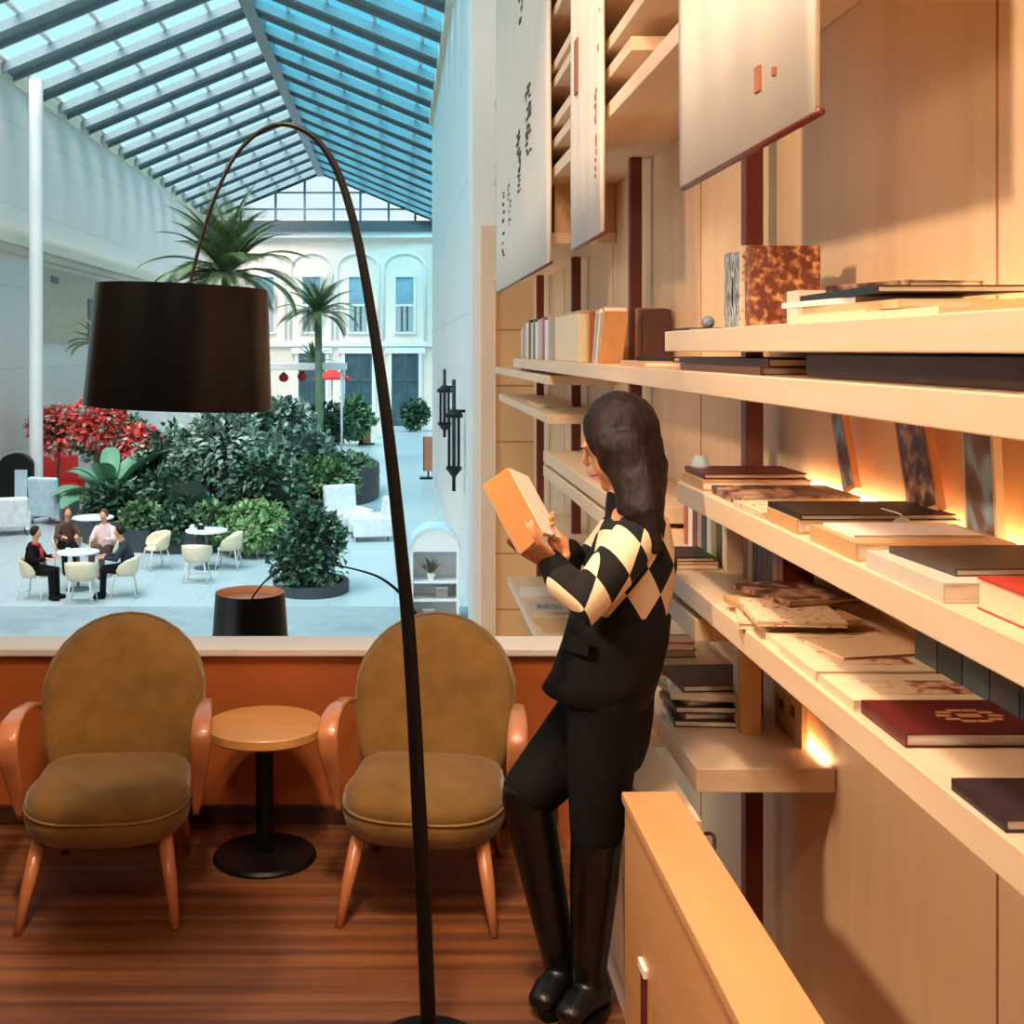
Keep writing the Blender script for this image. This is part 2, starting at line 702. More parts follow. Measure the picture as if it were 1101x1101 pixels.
# ------------------------------------------------------------------ banners
def banner(y0, y1, label, marks, cols):
    x = .80
    t = thing('hanging_banner', label, 'banner', (x, (y0 + y1) / 2, 2.19), group='banners hung along the bookcase')
    rings = []
    n = 24
    for z, sag in ((2.20, 0), (2.6, .004), (3.4, .006), (4.49, .0)):
        ring = []
        for j in range(n + 1):
            y = y0 + (y1 - y0) * j / n
            ring.append(V((x + sag * math.sin(j * .9 + z), y, z)))
        rings.append(ring)
    mb = MB().rings(rings, False, False)
    o = mb.build('fabric', BANNER, t, True, world=True)
    s = o.modifiers.new('thick', 'SOLIDIFY')
    s.thickness = .012
    MB().tube([(x, y0 - .006, 2.198), (x, y1 + .006, 2.198)], .009, 10).build('bottom_rod', POST, t, True, world=True)
    p = MB()
    for yy, zz, w, h in marks:
        p.box(x - .0185, x - .012, yy, yy + w, zz, zz + h)
    if marks:
        q = p.build('lettering', cols, t, world=True)
        tag(q, 'faded printed characters on the banner cloth')
    return t


rnd = random.Random(3)


def scrib(cols):
    out = []
    for y, z0, z1, w, dens in cols:
        z = z0
        while z < z1:
            for k in range(2):
                if rnd.random() < dens:
                    a = rnd.uniform(0, w)
                    out.append((y + a, z + rnd.uniform(0, .01), rnd.uniform(.012, .05) * w / .1, rnd.uniform(.006, .03)))
            z += .03
    return out


banner(6.2, 9.45, 'tall pale banner at the far end, nearest the white pillar', scrib([(7.0, 2.9, 3.3, .22, .8), (7.55, 2.75, 3.15, .2, .8), (8.2, 2.6, 2.9, .2, .5), (8.7, 2.4, 2.9, .15, .35), (7.4, 3.8, 4.2, .25, .7)]), INK)
banner(4.62, 5.42, 'narrow pale banner hung in the middle of the three', scrib([(4.70, 2.42, 2.75, .05, .7), (4.64, 2.9, 3.5, .03, .3)]) + [(5.20, 2.86, .09, .235)] + [(5.12 + k * .05, 3.36 + .02 * (k % 2), .04, .015) for k in range(6)], INKBR)
banner(2.28, 3.35, 'wide cream banner hung nearest, above the upper book shelf', [(2.60, 2.308, .036, .055), (2.50, 2.318, .015, .018)], INKBR)

# ------------------------------------------------------------------ books
def colmat(c):
    k = 'cover_%d_%d_%d' % c
    return MATS.get(k) or plain(k, c, .45, var=.05, scale=20)


def book(label, c, dims, loc, rz=0, pose='flat', cover=None, group=None, lean=0, cat='book', front=None):
    """dims = (length along the spine, width away from it, thickness).
    flat: lies with its spine towards -X; stand: spine upright towards -X; face: stands showing its cover to -X"""
    L, Wd, T = dims
    cm = cover or colmat(c)
    loc = V(loc) + V((0, 0, .0007))
    t = thing('book', label, cat, loc, rz, group)
    ct = min(.003, T * .2)
    cov = MB()
    # in flat pose: x = away from spine, y = along spine, z = thickness
    cov.box(0, Wd, -L / 2, L / 2, 0, ct).box(0, Wd, -L / 2, L / 2, T - ct, T).box(0, ct, -L / 2, L / 2, ct, T - ct)
    pg = box(ct, Wd - .004, -L / 2 + .004, L / 2 - .004, ct, T - ct)
    lst = [(cov, 'cover', cm), (pg, 'pages', PAPER)]
    if front:
        w = rnd.uniform(.5, .7)
        lst.append((box(Wd * .2, Wd * (.2 + w), -L * .28, L * .22, T, T + .0008), 'cover_picture', front))
    for mb, nm, mm in lst:
        if pose == 'stand':      # thickness along y, spine vertical
            mb.v = [V((p.x, p.z - T / 2, p.y + L / 2)) for p in mb.v]
        elif pose == 'face':     # cover towards -X, spine vertical at the far side
            mb.v = [V((-p.z + T / 2, Wd / 2 - p.x, p.y + L / 2)) for p in mb.v]
        if lean:
            mb.rot((1, 0, 0) if pose == 'stand' else (0, 1, 0), lean, (0, 0, 0))
        mb.build(nm, mm, t)
    return t


GREY, CREAM, DARK, WHT, REDC, PINK, TAN, TEAL, MAROON, YEL, BRN, GRN, BLK = (158, 150, 146), (236, 214, 178), (52, 42, 40), (238, 232, 224), (190, 56, 44), (222, 150, 140), (212, 160, 106), (70, 90, 96), (96, 24, 24), (226, 186, 104), (120, 72, 48), (96, 110, 70), (20, 17, 18)
PR1 = printed('print_warm', (150, 60, 44), (222, 176, 140), (240, 214, 178), 26, .47)
PR2 = printed('print_mono', (24, 24, 28), (120, 130, 138), (226, 228, 228), 60, .5, (1, 3, .5))
PR3 = printed('print_copper', (120, 66, 50), (168, 108, 84), (232, 186, 120), 45, .56)
PR4 = printed('print_brown', (70, 40, 32), (126, 84, 66), (196, 158, 130), 22, .52)
PR5 = printed('print_floral', (172, 80, 68), (236, 206, 168), (240, 214, 178), 60, .42)
PR6 = printed('print_blue', (150, 190, 206), (130, 100, 84), (104, 66, 52), 9, .47)

ORD = ['first', 'second', 'third', 'fourth', 'fifth', 'sixth', 'seventh', 'eighth', 'ninth', 'tenth', 'eleventh', 'twelfth', 'thirteenth', 'fourteenth']
# standing row on the long upper shelf (far end first)
row = [('white', WHT, .05, .20), ('pale grey', (190, 182, 176), .11, .215), ('grey', GREY, .12, .22), ('cream', CREAM, .20, .235), ('dark brown', DARK, .12, .25), ('sand', (226, 196, 160), .14, .23), ('dark grey', (88, 82, 80), .10, .25),
       ('white', WHT, .14, .23), ('pale lilac', (200, 188, 190), .14, .24), ('rose', PINK, .10, .245), ('brick red', (166, 86, 70), .10, .25), ('white', WHT, .16, .23), ('grey', (176, 168, 166), .10, .25)]
y = 8.32
for i, (nm, c, th, h) in enumerate(row):
    y -= th
    book('%s standing book, %s from the pillar end of the row on the long shelf' % (nm, ORD[i]), c, (h, .17, th - .008), (.865, y + th / 2, ZA), pose='stand', group='books standing on the far end of the long shelf')
t = thing('box_file', 'large cream box file with its blank side facing out, ending the standing row', 'box file', (.97, 5.9, ZA))
box(.86, 1.07, 5.66, 6.5, ZA + .0007, ZA + .235).build('case', colmat(CREAM), t, world=True, bevel=.004)
box(.858, 1.072, 5.655, 6.505, ZA + .235, ZA + .243).build('lid', colmat((222, 178, 132)), t, world=True, bevel=.002)
for i, (nm, c, th, ln) in enumerate([('yellow', YEL, .05, .0), ('orange-brown', (176, 96, 50), .04, .05), ('pale grey', (206, 200, 194), .03, .42), ('white', WHT, .03, .50), ('light tan', TAN, .04, .55)]):
    book('%s book, %s in the leaning set after the cream box file' % (nm, ORD[i]), c, (.22 + .012 * i, .10, th), (.88, 5.56 - .075 * i - (.0 if ln < .1 else .02), ZA + .003), pose='stand', lean=ln if ln < .1 else -(-ln) * 1.0, group='books leaning beside the second post')
for i, (nm, c, hh) in enumerate([('dark brown', (70, 38, 28), .23), ('chestnut', BRN, .235), ('tan', (170, 118, 76), .24)]):
    book('%s upright book, %s of three brown ones just past the dark post' % (nm, ORD[i]), c, (hh, .12, .05), (1.05, 5.15 + .06 * i, ZA), pose='stand', group='brown books past the post')
# flat on the long shelf
book('dark red thin book lying on the long shelf under the upper board', (92, 28, 26), (.9, .24, .02), (.88, 3.3, ZA + .018))
book('brown flat book under the dark red thin book on the long shelf', BRN, (.8, .25, .018), (.86, 3.25, ZA))
book('pale tan flat book lying on the long shelf edge, beside the brown books', (206, 160, 116), (.42, .2, .02), (.84, 4.3, ZA))
book('black thin book lying at an angle on the pale tan flat book', BLK, (.26, .16, .014), (.9, 4.2, ZA + .02), rz=.3)
t = thing('storage_tray', 'long dark brown tray filling the gap between the two upper boards', 'tray', (1.0, 2, ZA))
tr = MB().box(.90, .915, -.4, 2.65, ZA + .0007, ZA + .05).box(.915, 1.15, -.4, 2.65, ZA + .0007, ZA + .012).box(.915, 1.15, 2.63, 2.65, ZA + .012, ZA + .05).box(1.15, 1.165, -.4, 2.65, ZA + .0007, ZA + .05)
tr.build('tray_body', plain('wenge', (56, 34, 28), .5, var=.15), t, world=True, bevel=.002)
# upper shelf
book('thick black and white printed book standing first on the upper shelf', GREY, (.205, .16, .075), (.90, 3.27, ZB), pose='stand', cover=PR2)
book('second black and white printed book on the upper shelf, touching the floral one', GREY, (.20, .16, .06), (.902, 3.197, ZB), pose='stand', cover=PR2)
book('cream floral magazine pressed behind the copper book on the upper shelf', CREAM, (.215, .165, .025), (.90, 3.15, ZB), pose='stand', cover=PR5)
book('copper coloured book with gold pattern facing out before the floral magazine', (168, 108, 84), (.21, .18, .045), (.905, 3.108, ZB), pose='stand', cover=PR3)
t = thing('paper_block', 'square white paper block leaning by the copper patterned box', 'paper block', (.98, 2.9, ZB))
box(.945, 1.02, 2.84, 2.92, ZB + .0007, ZB + .085).build('sheets', PAPER, t, world=True, bevel=.002)
box(1.021, 1.05, 2.83, 2.93, ZB + .0007, ZB + .088).build('cover', colmat(MAROON), t, world=True, bevel=.002)
t = thing('wooden_cup', 'small tan wooden cup behind the blue grey ball on the upper shelf', 'cup', (1.0, 3.52, ZB))
MB().lathe((1.0, 3.52, ZB), [(.03, 0), (.036, .03), (.036, .05), (.030, .05), (.028, .012), (.01, .010)], 24).build('cup_body', TABLEW, t, True, world=True)
t = thing('glass_ball', 'small blue grey glass ball on the end of the upper shelf', 'ball', (.90, 3.5, ZB))
MB().ball((.905, 3.5, ZB + .024), .019).build('ball', plain('blue_glass_ball', (126, 146, 158), .12), t, True, world=True)
MB().lathe((.905, 3.5, ZB), [(.014, 0), (.012, .008)], 16).build('stand', POST, t, True, world=True)
book('dark thin notebook lying on the far tip of the upper shelf', (60, 36, 30), (.2, .12, .008), (.84, 3.56, ZB))
st = [('cream', CREAM, .42, .24, .018, .86, 2.42), ('sand', (216, 176, 128), .44, .25, .016, .88, 2.36), ('white', WHT, .34, .22, .012, .87, 2.5)]
z = ZB
for i, (nm, c, L, w, th, x, yy) in enumerate(st):
    book('%s flat book, %s from the bottom of the stack on the upper shelf' % (nm, ORD[i]), c, (L, w, th), (x, yy, z), rz=.05 * i, group='flat stack on the upper shelf')
    z += th + .0005
book('black flat book topping the stack on the upper shelf', BLK, (.46, .27, .014), (.88, 2.42, z), rz=-.03)
book('patterned pinkish brown book lying on the black flat book, upper shelf', BRN, (.26, .18, .022), (.98, 2.52, z + .014), rz=.3, cover=PR4)
book('cream booklet lying near the front edge of the upper shelf', CREAM, (.3, .2, .012), (.84, 2.02, ZB), front=PR5)
book('tan booklet, last one along the upper shelf', TAN, (.3, .2, .015), (.86, 1.66, ZB), front=PR1)

# shelf under the long shelf: flat books and covers leaning at the back
fl = [('black', BLK, .30, .28, .012, .845, 3.37, None), ('wood-toned', (186, 112, 72), .24, .3, .02, .83, 3.1, PR4), ('dark red', (110, 44, 36), .26, .27, .014, .86, 3.06, None)]
book('dark red thin book lying at the far end of the middle shelf', MAROON, (.22, .28, .014), (.84, 3.40, ZE + .03))
book('tan book under the dark red thin book, far end of the middle shelf', TAN, (.24, .30, .028), (.83, 3.39, ZE), front=None)
book('mottled brown book lying in front of the post on the middle shelf', BRN, (.26, .30, .022), (.84, 3.08, ZE), cover=PR4)
book('white booklet lying at the shelf edge beside the mottled brown book', WHT, (.22, .16, .014), (.825, 2.84, ZE), cover=PR5)
book('large pale wood-coloured book under the wide black book, middle shelf', TAN, (.20, .34, .03), (.83, 2.6, ZE))
book('wide black book lying flat across the middle shelf', BLK, (.22, .32, .012), (.835, 2.6, ZE + .03))
book('thick cream book with white page edges, middle shelf before the black one', (214, 168, 116), (.24, .29, .032), (.83, 2.30, ZE))
book('white booklet lying on the thick cream book', WHT, (.16, .24, .006), (.85, 2.32, ZE + .032))
book('large grey white book lying under the dark magazine, middle shelf', (222, 210, 194), (.3, .33, .03), (.825, 1.97, ZE), front=None)
book('dark grey magazine lying on the large grey white book', (66, 56, 50), (.22, .27, .012), (.86, 1.98, ZE + .03), rz=.06)
t = thing('slipcase', 'white slipcase with red edges lying nearest on the middle shelf', 'slipcase', (.9, 1.70, ZE))
box(.86, 1.12, 1.6, 1.78, ZE + .003, ZE + .045).build('case', colmat(CREAM), t, world=True)
box(.858, 1.122, 1.598, 1.782, ZE + .0007, ZE + .003).box(.858, 1.122, 1.598, 1.782, ZE + .045, ZE + .049).build('edge', colmat(REDC), t, world=True)
# leaning covers
for nm, yy, h, w, tilt, cov, lab in (('blue', 3.05, .22, .085, .32, PR6, 'narrow tilted picture book, pale blue below, leaning at the back wall'),
                                     ('brown', 2.62, .25, .16, .26, PR4, 'mottled brown cover leaning tilted at the back of the middle shelf'),
                                     ('frame', 2.36, .27, .13, .0, PR6, 'upright book with pale border leaning nearest on the middle shelf')):
    t = thing('book', lab, 'book', (1.165, yy, ZE))
    mb = box(-.008, .008, -w / 2, w / 2, 0, h)
    mc = box(-.0095, -.008, -w / 2 + .012, w / 2 - .012, .014, h - .014)
    mp = box(-.006, .006, w / 2, w / 2 + .004, 0, h)
    for q, n_, m_ in ((mb, 'cover', colmat((214, 150, 100) if nm != 'frame' else CREAM)), (mc, 'cover_picture', cov), (mp, 'spine', colmat((110, 60, 40)))):
        q.rot((1, 0, 0), -tilt, (0, 0, 0)).rot((0, 1, 0), -.05, (0, 0, 0))
        q.shift((-.012, 0, .025 if tilt else .002))
        q.build(n_, m_, t)
t = thing('paper_tag', 'pale blue round paper tag hanging off the wide black book', 'tag', (1.04, 2.483, ZE))
MB().tube([(1.03, 2.56, ZE + .0455), (1.035, 2.50, ZE + .0455), (1.04, 2.484, ZE + .043), (1.04, 2.483, ZE + .036)], .0015, 6).build('string', PAPER, t, True, world=True)
MB().lathe((0, 0, 0), [(.021, -.0012), (.021, .0012)], 20).rot((1, 0, 0), R(90), (0, 0, 0)).shift((1.04, 2.4825, ZE + .018)).build('card', SOFAB, t, world=True)
t = thing('paper_figure', 'small pale blue paper ornament at the far end of the middle shelf', 'ornament', (.93, 3.47, ZE))
MB().lathe((.875, 3.47, ZE), [(.03, 0), (.022, .02), (.027, .05), (.018, .075), (.012, .078)], 9).build('body', SOFAB, t, world=True)

# lower display shelf: flat books and a dark row behind
z = ZF
fl = [('pale floral', CREAM, .30, .20, .016, .84, 2.98, PR5), ('tan', TAN, .3, .22, .014, .85, 2.92, None), ('white paper', WHT, .26, .2, .012, .83, 2.86, PR5), ('copper', (176, 110, 70), .24, .2, .014, .9, 2.98, PR4)]
for i, (nm, c, L, w, th, x, yy, cv) in enumerate(fl):
    book('%s magazine, %s from the bottom of the fanned pile on the display shelf' % (nm, ORD[i]), c, (L, w, th), (x, yy, z), rz=(-.25, .12, -.1, .3)[i], cover=cv, group='fanned magazine pile')
    z += th + .0005
book('cream book lying alone on the display shelf between the fanned pile and floral cover', CREAM, (.16, .25, .014), (.84, 2.66, ZF), front=PR1)
book('cream cover with red flowers, fanned by the dark edged book', CREAM, (.22, .28, .02), (.83, 2.50, ZF), front=PR1, cover=None)
book('thin cream magazine lying on the cream cover with red flowers', (238, 206, 164), (.15, .22, .006), (.90, 2.54, ZF + .0215), rz=.2)
book('cream patterned book lying under the edge of the dark red album', CREAM, (.18, .31, .02), (.83, 2.28, ZF), cover=None, front=PR1)
t = book('large dark red album lying on the display shelf, gold emblem on its cover', MAROON, (.19, .32, .024), (.84, 2.085, ZF))
em = MB()
for k in range(10):
    a = k * 2 * PI / 10
    em.box(.15 + .045 * math.cos(a) - .012, .15 + .045 * math.cos(a) + .012, .032 * math.sin(a) - .006, .032 * math.sin(a) + .006, .024, .0246)
em.box(.13, .17, -.01, .01, .024, .0246)
em.build('emblem', colmat((206, 150, 96)), t)
book('dark purple brown book lying nearest on the display shelf edge', (56, 40, 42), (.16, .22, .018), (.828, 1.72, ZF), front=None)
for i in range(9):
    book('dark teal standing book, %s from the near end of the dark row' % ORD[i], TEAL, (.215, .1, .1), (1.07, 1.60 + i * .105, ZF), pose='stand', cover=colmat(((64, 84, 90), (46, 58, 64), (70, 78, 80))[i % 3]), group='dark row at the back of the display shelf')
for i, (nm, c) in enumerate([('dark red', MAROON), ('brown', BRN), ('black', BLK), ('maroon', (84, 30, 30)), ('charcoal', DARK), ('black', BLK), ('tan', (206, 170, 130)), ('rust', (150, 84, 56))]):
    book('%s book, %s from the near end of the dim row beside the post' % (nm, ORD[i]), c, (.17 + .008 * (i % 3), .08, .042), (1.0, 3.14 + .045 * i, ZF), pose='stand', group='dim row by the post')
# row behind the reader on the lower far board (standing books, shelf at z 1.03)
rw = [('rust red', (176, 84, 60), .16), ('white', WHT, .17), ('maroon', MAROON, .17), ('grey', GREY, .165), ('black', BLK, .18), ('pale blue', (196, 208, 208), .17), ('olive', (150, 132, 76), .17), ('dark green', (60, 60, 40), .165), ('cream', CREAM, .16)]
for i, (nm, c, h) in enumerate(rw):
    book('%s upright book, %s from the far end of the row behind the reading person' % (nm, ORD[i]), c, (h, .09, .05), (.98, 4.08 - i * .06, ZF), pose='stand', group='row behind the reader')
book('black flat book lying before the row behind the reading person', BLK, (.2, .12, .014), (.838, 3.72, ZF + .02))
book('tan flat book under the small black one, before the row behind the reader', TAN, (.24, .13, .02), (.835, 3.72, ZF))

# low shelf by the half wall
cs = [('red', (196, 62, 48)), ('white', WHT), ('dark', DARK), ('coral red', (206, 84, 64)), ('white', WHT), ('red', (186, 52, 40)), ('pale pink', (230, 190, 176))]
z = ZH
for i, (nm, c) in enumerate(cs[:5]):
    book('%s magazine, %s up in the red and white pile behind the reader' % (nm, ORD[i]), c, (.3, .21, .028), (.83 + .008 * (i % 2), 4.35, z), rz=.06 * (i % 3 - 1), group='red and white magazine pile')
    z += .0285
z = ZH
for i, (nm, c) in enumerate([('dark brown', (58, 38, 32)), ('grey', (120, 112, 106)), ('black', BLK), ('pale green', (168, 166, 130)), ('white', WHT), ('charcoal', DARK)]):
    book('%s magazine, %s from the bottom of the low pile beside the standing books' % (nm, ORD[i]), c, (.24, .24, .020), (.845 + .01 * (i % 2), 3.74, z), rz=(-.08, .1, -.05, .2, -.16, .06)[i], group='low magazine pile')
    z += .0205
for i, (nm, c, cv) in enumerate([('floral spined', CREAM, PR5), ('cream', (232, 196, 150), None), ('tan', TAN, None)]):
    book('%s tall book, %s of three standing beside the post on the low shelf' % (nm, ORD[i]), c, (.25, .06, .026), (1.015, 3.62 - .028 * i, ZH), pose='stand', cover=cv, group='tall books by the post on the low shelf')
t = thing('book', 'cream cover with small brown pictures leaning behind the post, low shelf', 'book', (1.12, 3.5, ZH))
box(1.150, 1.166, 3.42, 3.66, ZH, ZH + .21).build('cover', colmat((240, 196, 140)), t, world=True)
q = MB()
for yy, zz in ((3.46, .15), (3.55, .155), (3.48, .07), (3.58, .06)):
    q.box(1.1488, 1.150, yy, yy + .035, ZH + zz, ZH + zz + .03)
q.build('cover_print', colmat(BRN), t, world=True)
# magazines on the far lowest board
for i, (nm, c) in enumerate([('white', WHT), ('grey printed', (198, 192, 190)), ('tan', (222, 176, 128)), ('pale blue', (206, 216, 220)), ('white printed', WHT), ('sand', (226, 196, 160))]):
    book('%s magazine, %s from the pillar on the lowest far board' % (nm, ORD[i]), c, (.3, .26, .014), (.845, 8.2 - i * .5, .10), rz=.1 * ((i % 3) - 1), front=(PR2 if i in (1, 4) else None), group='magazines on the lowest far board')
book('dark magazine lying on the small far board under the long shelf', (84, 66, 58), (.6, .2, .02), (.86, 8.0, 1.61))
book('pale magazine lying on the lower small far board', (220, 190, 150), (.5, .22, .02), (.86, 7.6, 1.40))
book('pinkish magazine lying on the doubled far board by the reader', PINK, (.3, .22, .02), (.85, 5.2, 1.19))
t = thing('coiled_cord', 'dark coiled cord hanging behind the wooden half wall', 'cord', (.80, 3.2, .3))
pts = []
for k in range(40):
    a = k * .42
    pts.append((.80 + .012 * math.sin(a * 1.3), 3.10 - .008 * k + .022 * math.cos(a), .50 - .0042 * k + .024 * math.sin(a)))
MB().tube(pts, .005, 8).build('cord_loop', plain('cord_brown', (72, 40, 36), .5), t, True, world=True)

# ------------------------------------------------------------------ armchairs
def superarch(n=14):
    """outline of the chair back: straight flanks, round top (x, height along the back)"""
    pts = [(-.235, 0), (0, -.01), (.235, 0), (.258, .10), (.275, .2)]
    for i in range(1, n):
        a = PI * i / n
        pts.append((.278 * math.cos(a), .235 + .265 * math.sin(a) ** .95))
    pts += [(-.275, .2), (-.258, .10)]
    return pts


def seat_outline(n=40):
    pts = []
    for i in range(n):
        a = 2 * PI * i / n
        c, s = math.cos(a), math.sin(a)
        e = .62 if s < 0 else .42
        w = .262 if s < 0 else .25
        pts.append((w * math.copysign(abs(c) ** e, c), (.285 if s < 0 else .235) * math.copysign(abs(s) ** (.8 if s < 0 else .4), s)))
    return pts


def make_armchair(label):
    t = thing('armchair', label, 'armchair', group='olive velvet armchairs by the balcony wall')
    so = seat_outline()
    to = lambda x, y, h: V((x, y, h))
    s = MB().loft(so, [(.235, .80), (.245, .90), (.265, .965), (.30, 1.0), (.318, .99), (.326, .975), (.334, .985), (.352, .975), (.372, .93), (.388, .83), (.398, .66), (.405, .40), (.407, .1)], to)
    sb = s.build('seat', VELVET, t, True)
    MB().tube([V((x * .992, y * .992, .326)) for x, y in so] + [V((so[0][0] * .992, so[0][1] * .992, .326))], .0045, 8, caps=False).build('piping', PIPING, sb, True)
    lean = R(18)

    def tb(x, s_, h):
        # the back curves a little round the sitter
        q = h + .35 * x * x
        return V((x, .20 + s_ * math.sin(lean) - q * math.cos(lean), .335 + s_ * math.cos(lean) + -q * math.sin(lean)))
    ao = superarch()
    b = MB().loft(ao, [(-.055, .84), (-.05, .93), (-.035, .985), (0, 1.0), (.02, .985), (.033, .94), (.042, .84), (.048, .6), (.05, .2)], tb, (0, .24))
    bb = b.build('backrest', VELVET, t, True)
    MB().tube([tb(x * 1.0, .24 + (y - .24) * 1.0, -.03) for x, y in ao[2:]] + [tb(ao[0][0], ao[0][1], -.03)], .0045, 8).build('piping', PIPING, bb, True)
    for sx in (-1, 1):
        x = sx * .292
        # bent flat arm: from the back post forward, over the front and down to a taper
        path = [(x * .98, .30, .52), (x, .15, .565), (x * 1.01, .0, .585), (x * 1.02, -.09, .575), (x * 1.02, -.135, .535), (x * 1.01, -.13, .48), (x * .985, -.10, .40), (x * .965, -.075, .33), (x * .94, -.06, .27)]
        rad = [(.014, .012), (.019, .011), (.026, .011), (.031, .012), (.033, .012), (.031, .012), (.025, .011), (.019, .011), (.010, .009)]
        pp, rr = [], []
        for i in range(len(path) - 1):
            for k in range(3):
                q = k / 3
                pp.append(V(path[i]).lerp(V(path[i + 1]), q))
                rr.append(tuple(a + (b_ - a) * q for a, b_ in zip(rad[i], rad[i + 1])))
        pp.append(V(path[-1]))
        rr.append(rad[-1])
        n = 16
        rings = []
        for i, p in enumerate(pp):
            tg = (pp[min(i + 1, len(pp) - 1)] - pp[max(i - 1, 0)]).normalized()
            a = V((1, 0, 0))
            w = tg.cross(a).normalized()
            ra, rb = rr[i]
            rings.append([p + a * ra * math.copysign(abs(math.cos(2 * PI * j / n)) ** .5, math.cos(2 * PI * j / n)) + w * rb * math.copysign(abs(math.sin(2 * PI * j / n)) ** .7, math.sin(2 * PI * j / n)) for j in range(n)])
        MB().rings(rings).build('armrest', CHAIRW, t, True)
        MB().tube([(sx * .19, -.17, .25), (sx * .215, -.225, .12), (sx * .235, -.27, 0)], [(.024, .024), (.020, .020), (.012, .012)], 14).build('leg', CHAIRW, t, True)
        MB().tube([(sx * .185, .17, .25), (sx * .20, .26, .12), (sx * .215, .33, 0)], [(.024, .024), (.020, .020), (.012, .012)], 14).build('leg', CHAIRW, t, True)
        MB().tube([(x * .98, .30, .525), (x * .84, .30, .50)], .011, 8).build('arm_bracket', CHAIRW, t, True)
    return t


ch = make_armchair('olive velvet armchair between the round side table and the reading person')
ch.location = (.10, 3.90, 0)
ch.rotation_euler = (0, 0, R(-8))
dup(ch, (-.915, 3.90, 0), R(4), 'olive velvet armchair left of the round side table')

# ------------------------------------------------------------------ side table
t = thing('side_table', 'low round wooden side table on a black pedestal between the armchairs', 'side table', (-.45, 4.17, 0))
MB().lathe((0, 0, 0), [(.05, .428), (.198, .428), (.204, .434), (.204, .460), (.200, .464), (.05, .464)], 64).build('table_top', TABLEW, t, 'auto')
MB().lathe((0, 0, 0), [(.031, .02), (.031, .42), (.08, .422), (.08, .428)], 32).build('pole', BLACKM, t, 'auto')
MB().lathe((0, 0, 0), [(.176, 0), (.178, .008), (.17, .018), (.05, .024), (.033, .026)], 56).build('base', BLACKM, t, 'auto')


# ------------------------------------------------------------------ arc lamps
def spline(pts, n=8):
    pts = [V(p) for p in pts]
    P = [pts[0] * 2 - pts[1]] + pts + [pts[-1] * 2 - pts[-2]]
    out = []
    for i in range(1, len(P) - 2):
        for k in range(n):
            s = k / n
            a, b, c, d = P[i - 1:i + 3]
            out.append(.5 * ((2 * b) + (c - a) * s + (2 * a - 5 * b + 4 * c - d) * s * s + (3 * b - a - 3 * c + d) * s ** 3))
    out.append(pts[-1])
    return out


def shade_parts(t, c, r0, r1, h, tilt, rod_top):
    """drum open above and below; c = middle of the drum"""
    n = 64
    ax = (0, 1, 0)
    mb = MB().rings([[V(c) + V((r * math.cos(2 * PI * j / n), r * math.sin(2 * PI * j / n), z)) for j in range(n)] for r, z in ((r1 - .004, -h / 2), (r1, -h / 2), (r1, -h / 2 + .002), (r0, h / 2), (r0 - .004, h / 2))], False)
    mb.rot(ax, tilt, c)
    s = mb.build('lamp_shade', SHADEM, t, 'auto', world=True)
    mi = MB().rings([[V(c) + V((r * math.cos(2 * PI * j / n), r * math.sin(2 * PI * j / n), z)) for j in range(n)][::-1] for r, z in ((r1 - .004, -h / 2), (r0 - .004, h / 2))], False)
    # diffuser disc a little below the upper rim
    di = MB().lathe(c, [(.002, h / 2 - .045), (r0 - .008, h / 2 - .045), (r0 - .008, h / 2 - .05), (.002, h / 2 - .05)], n, False)
    for q, nm in ((mi, 'lining'), (di, 'diffuser')):
        q.rot(ax, tilt, c)
        q.v = [p - root_loc(t) for p in q.v]
        q.build(nm, SHADEIN, s, True)
    return s


t = thing('arc_floor_lamp', 'tall black arc floor lamp, its drum shade hanging before the atrium', 'floor lamp', (.10, 3.0, 0))
d = 3.0
pole = [W(px, py, d) for px, py in ((462, 1134), (459, 1060), (452, 900), (441, 700), (428, 560), (413, 430), (398, 330), (384, 255), (366, 192), (345, 155), (322, 138), (298, 134), (272, 147), (250, 172), (234, 205), (222, 238), (213, 270), (205, 303))]
rad = [.020, .0195, .019, .0175, .0165, .0148, .0125, .011, .0095, .008, .007, .0062, .0056, .0052, .0050, .0048, .0046, .0045]
pp = spline(pole, 6)
rr = []
for i in range(len(rad) - 1):
    rr += [rad[i] + (rad[i + 1] - rad[i]) * k / 6 for k in range(6)]
rr.append(rad[-1])
MB().tube(pp, rr, 14, up=(0, 1, 0)).build('arc_pole', BLACKM, t, True, world=True)
b0 = pole[0]
MB().lathe((b0.x, b0.y, 0), [(.15, 0), (.152, .01), (.145, .02), (.03, .026), (.024, .05)], 48).build('base', BLACKM, t, 'auto', world=True)
sc_ = W(194, 373, d)
shade_parts(t, sc_, .211, .231, .298, R(2.2), None)
MB().tube([pole[-1], W(203, 318, d), W(201, 335, d)], [.006, .008, .010], 10).build('stem', BLACKM, t, True, world=True)
MB().tube([V((sc_.x - .205, sc_.y, sc_.z + .105)), V((sc_.x + .205, sc_.y, sc_.z + .09))], .003, 8).build('shade_ring', BLACKM, t, True, world=True)

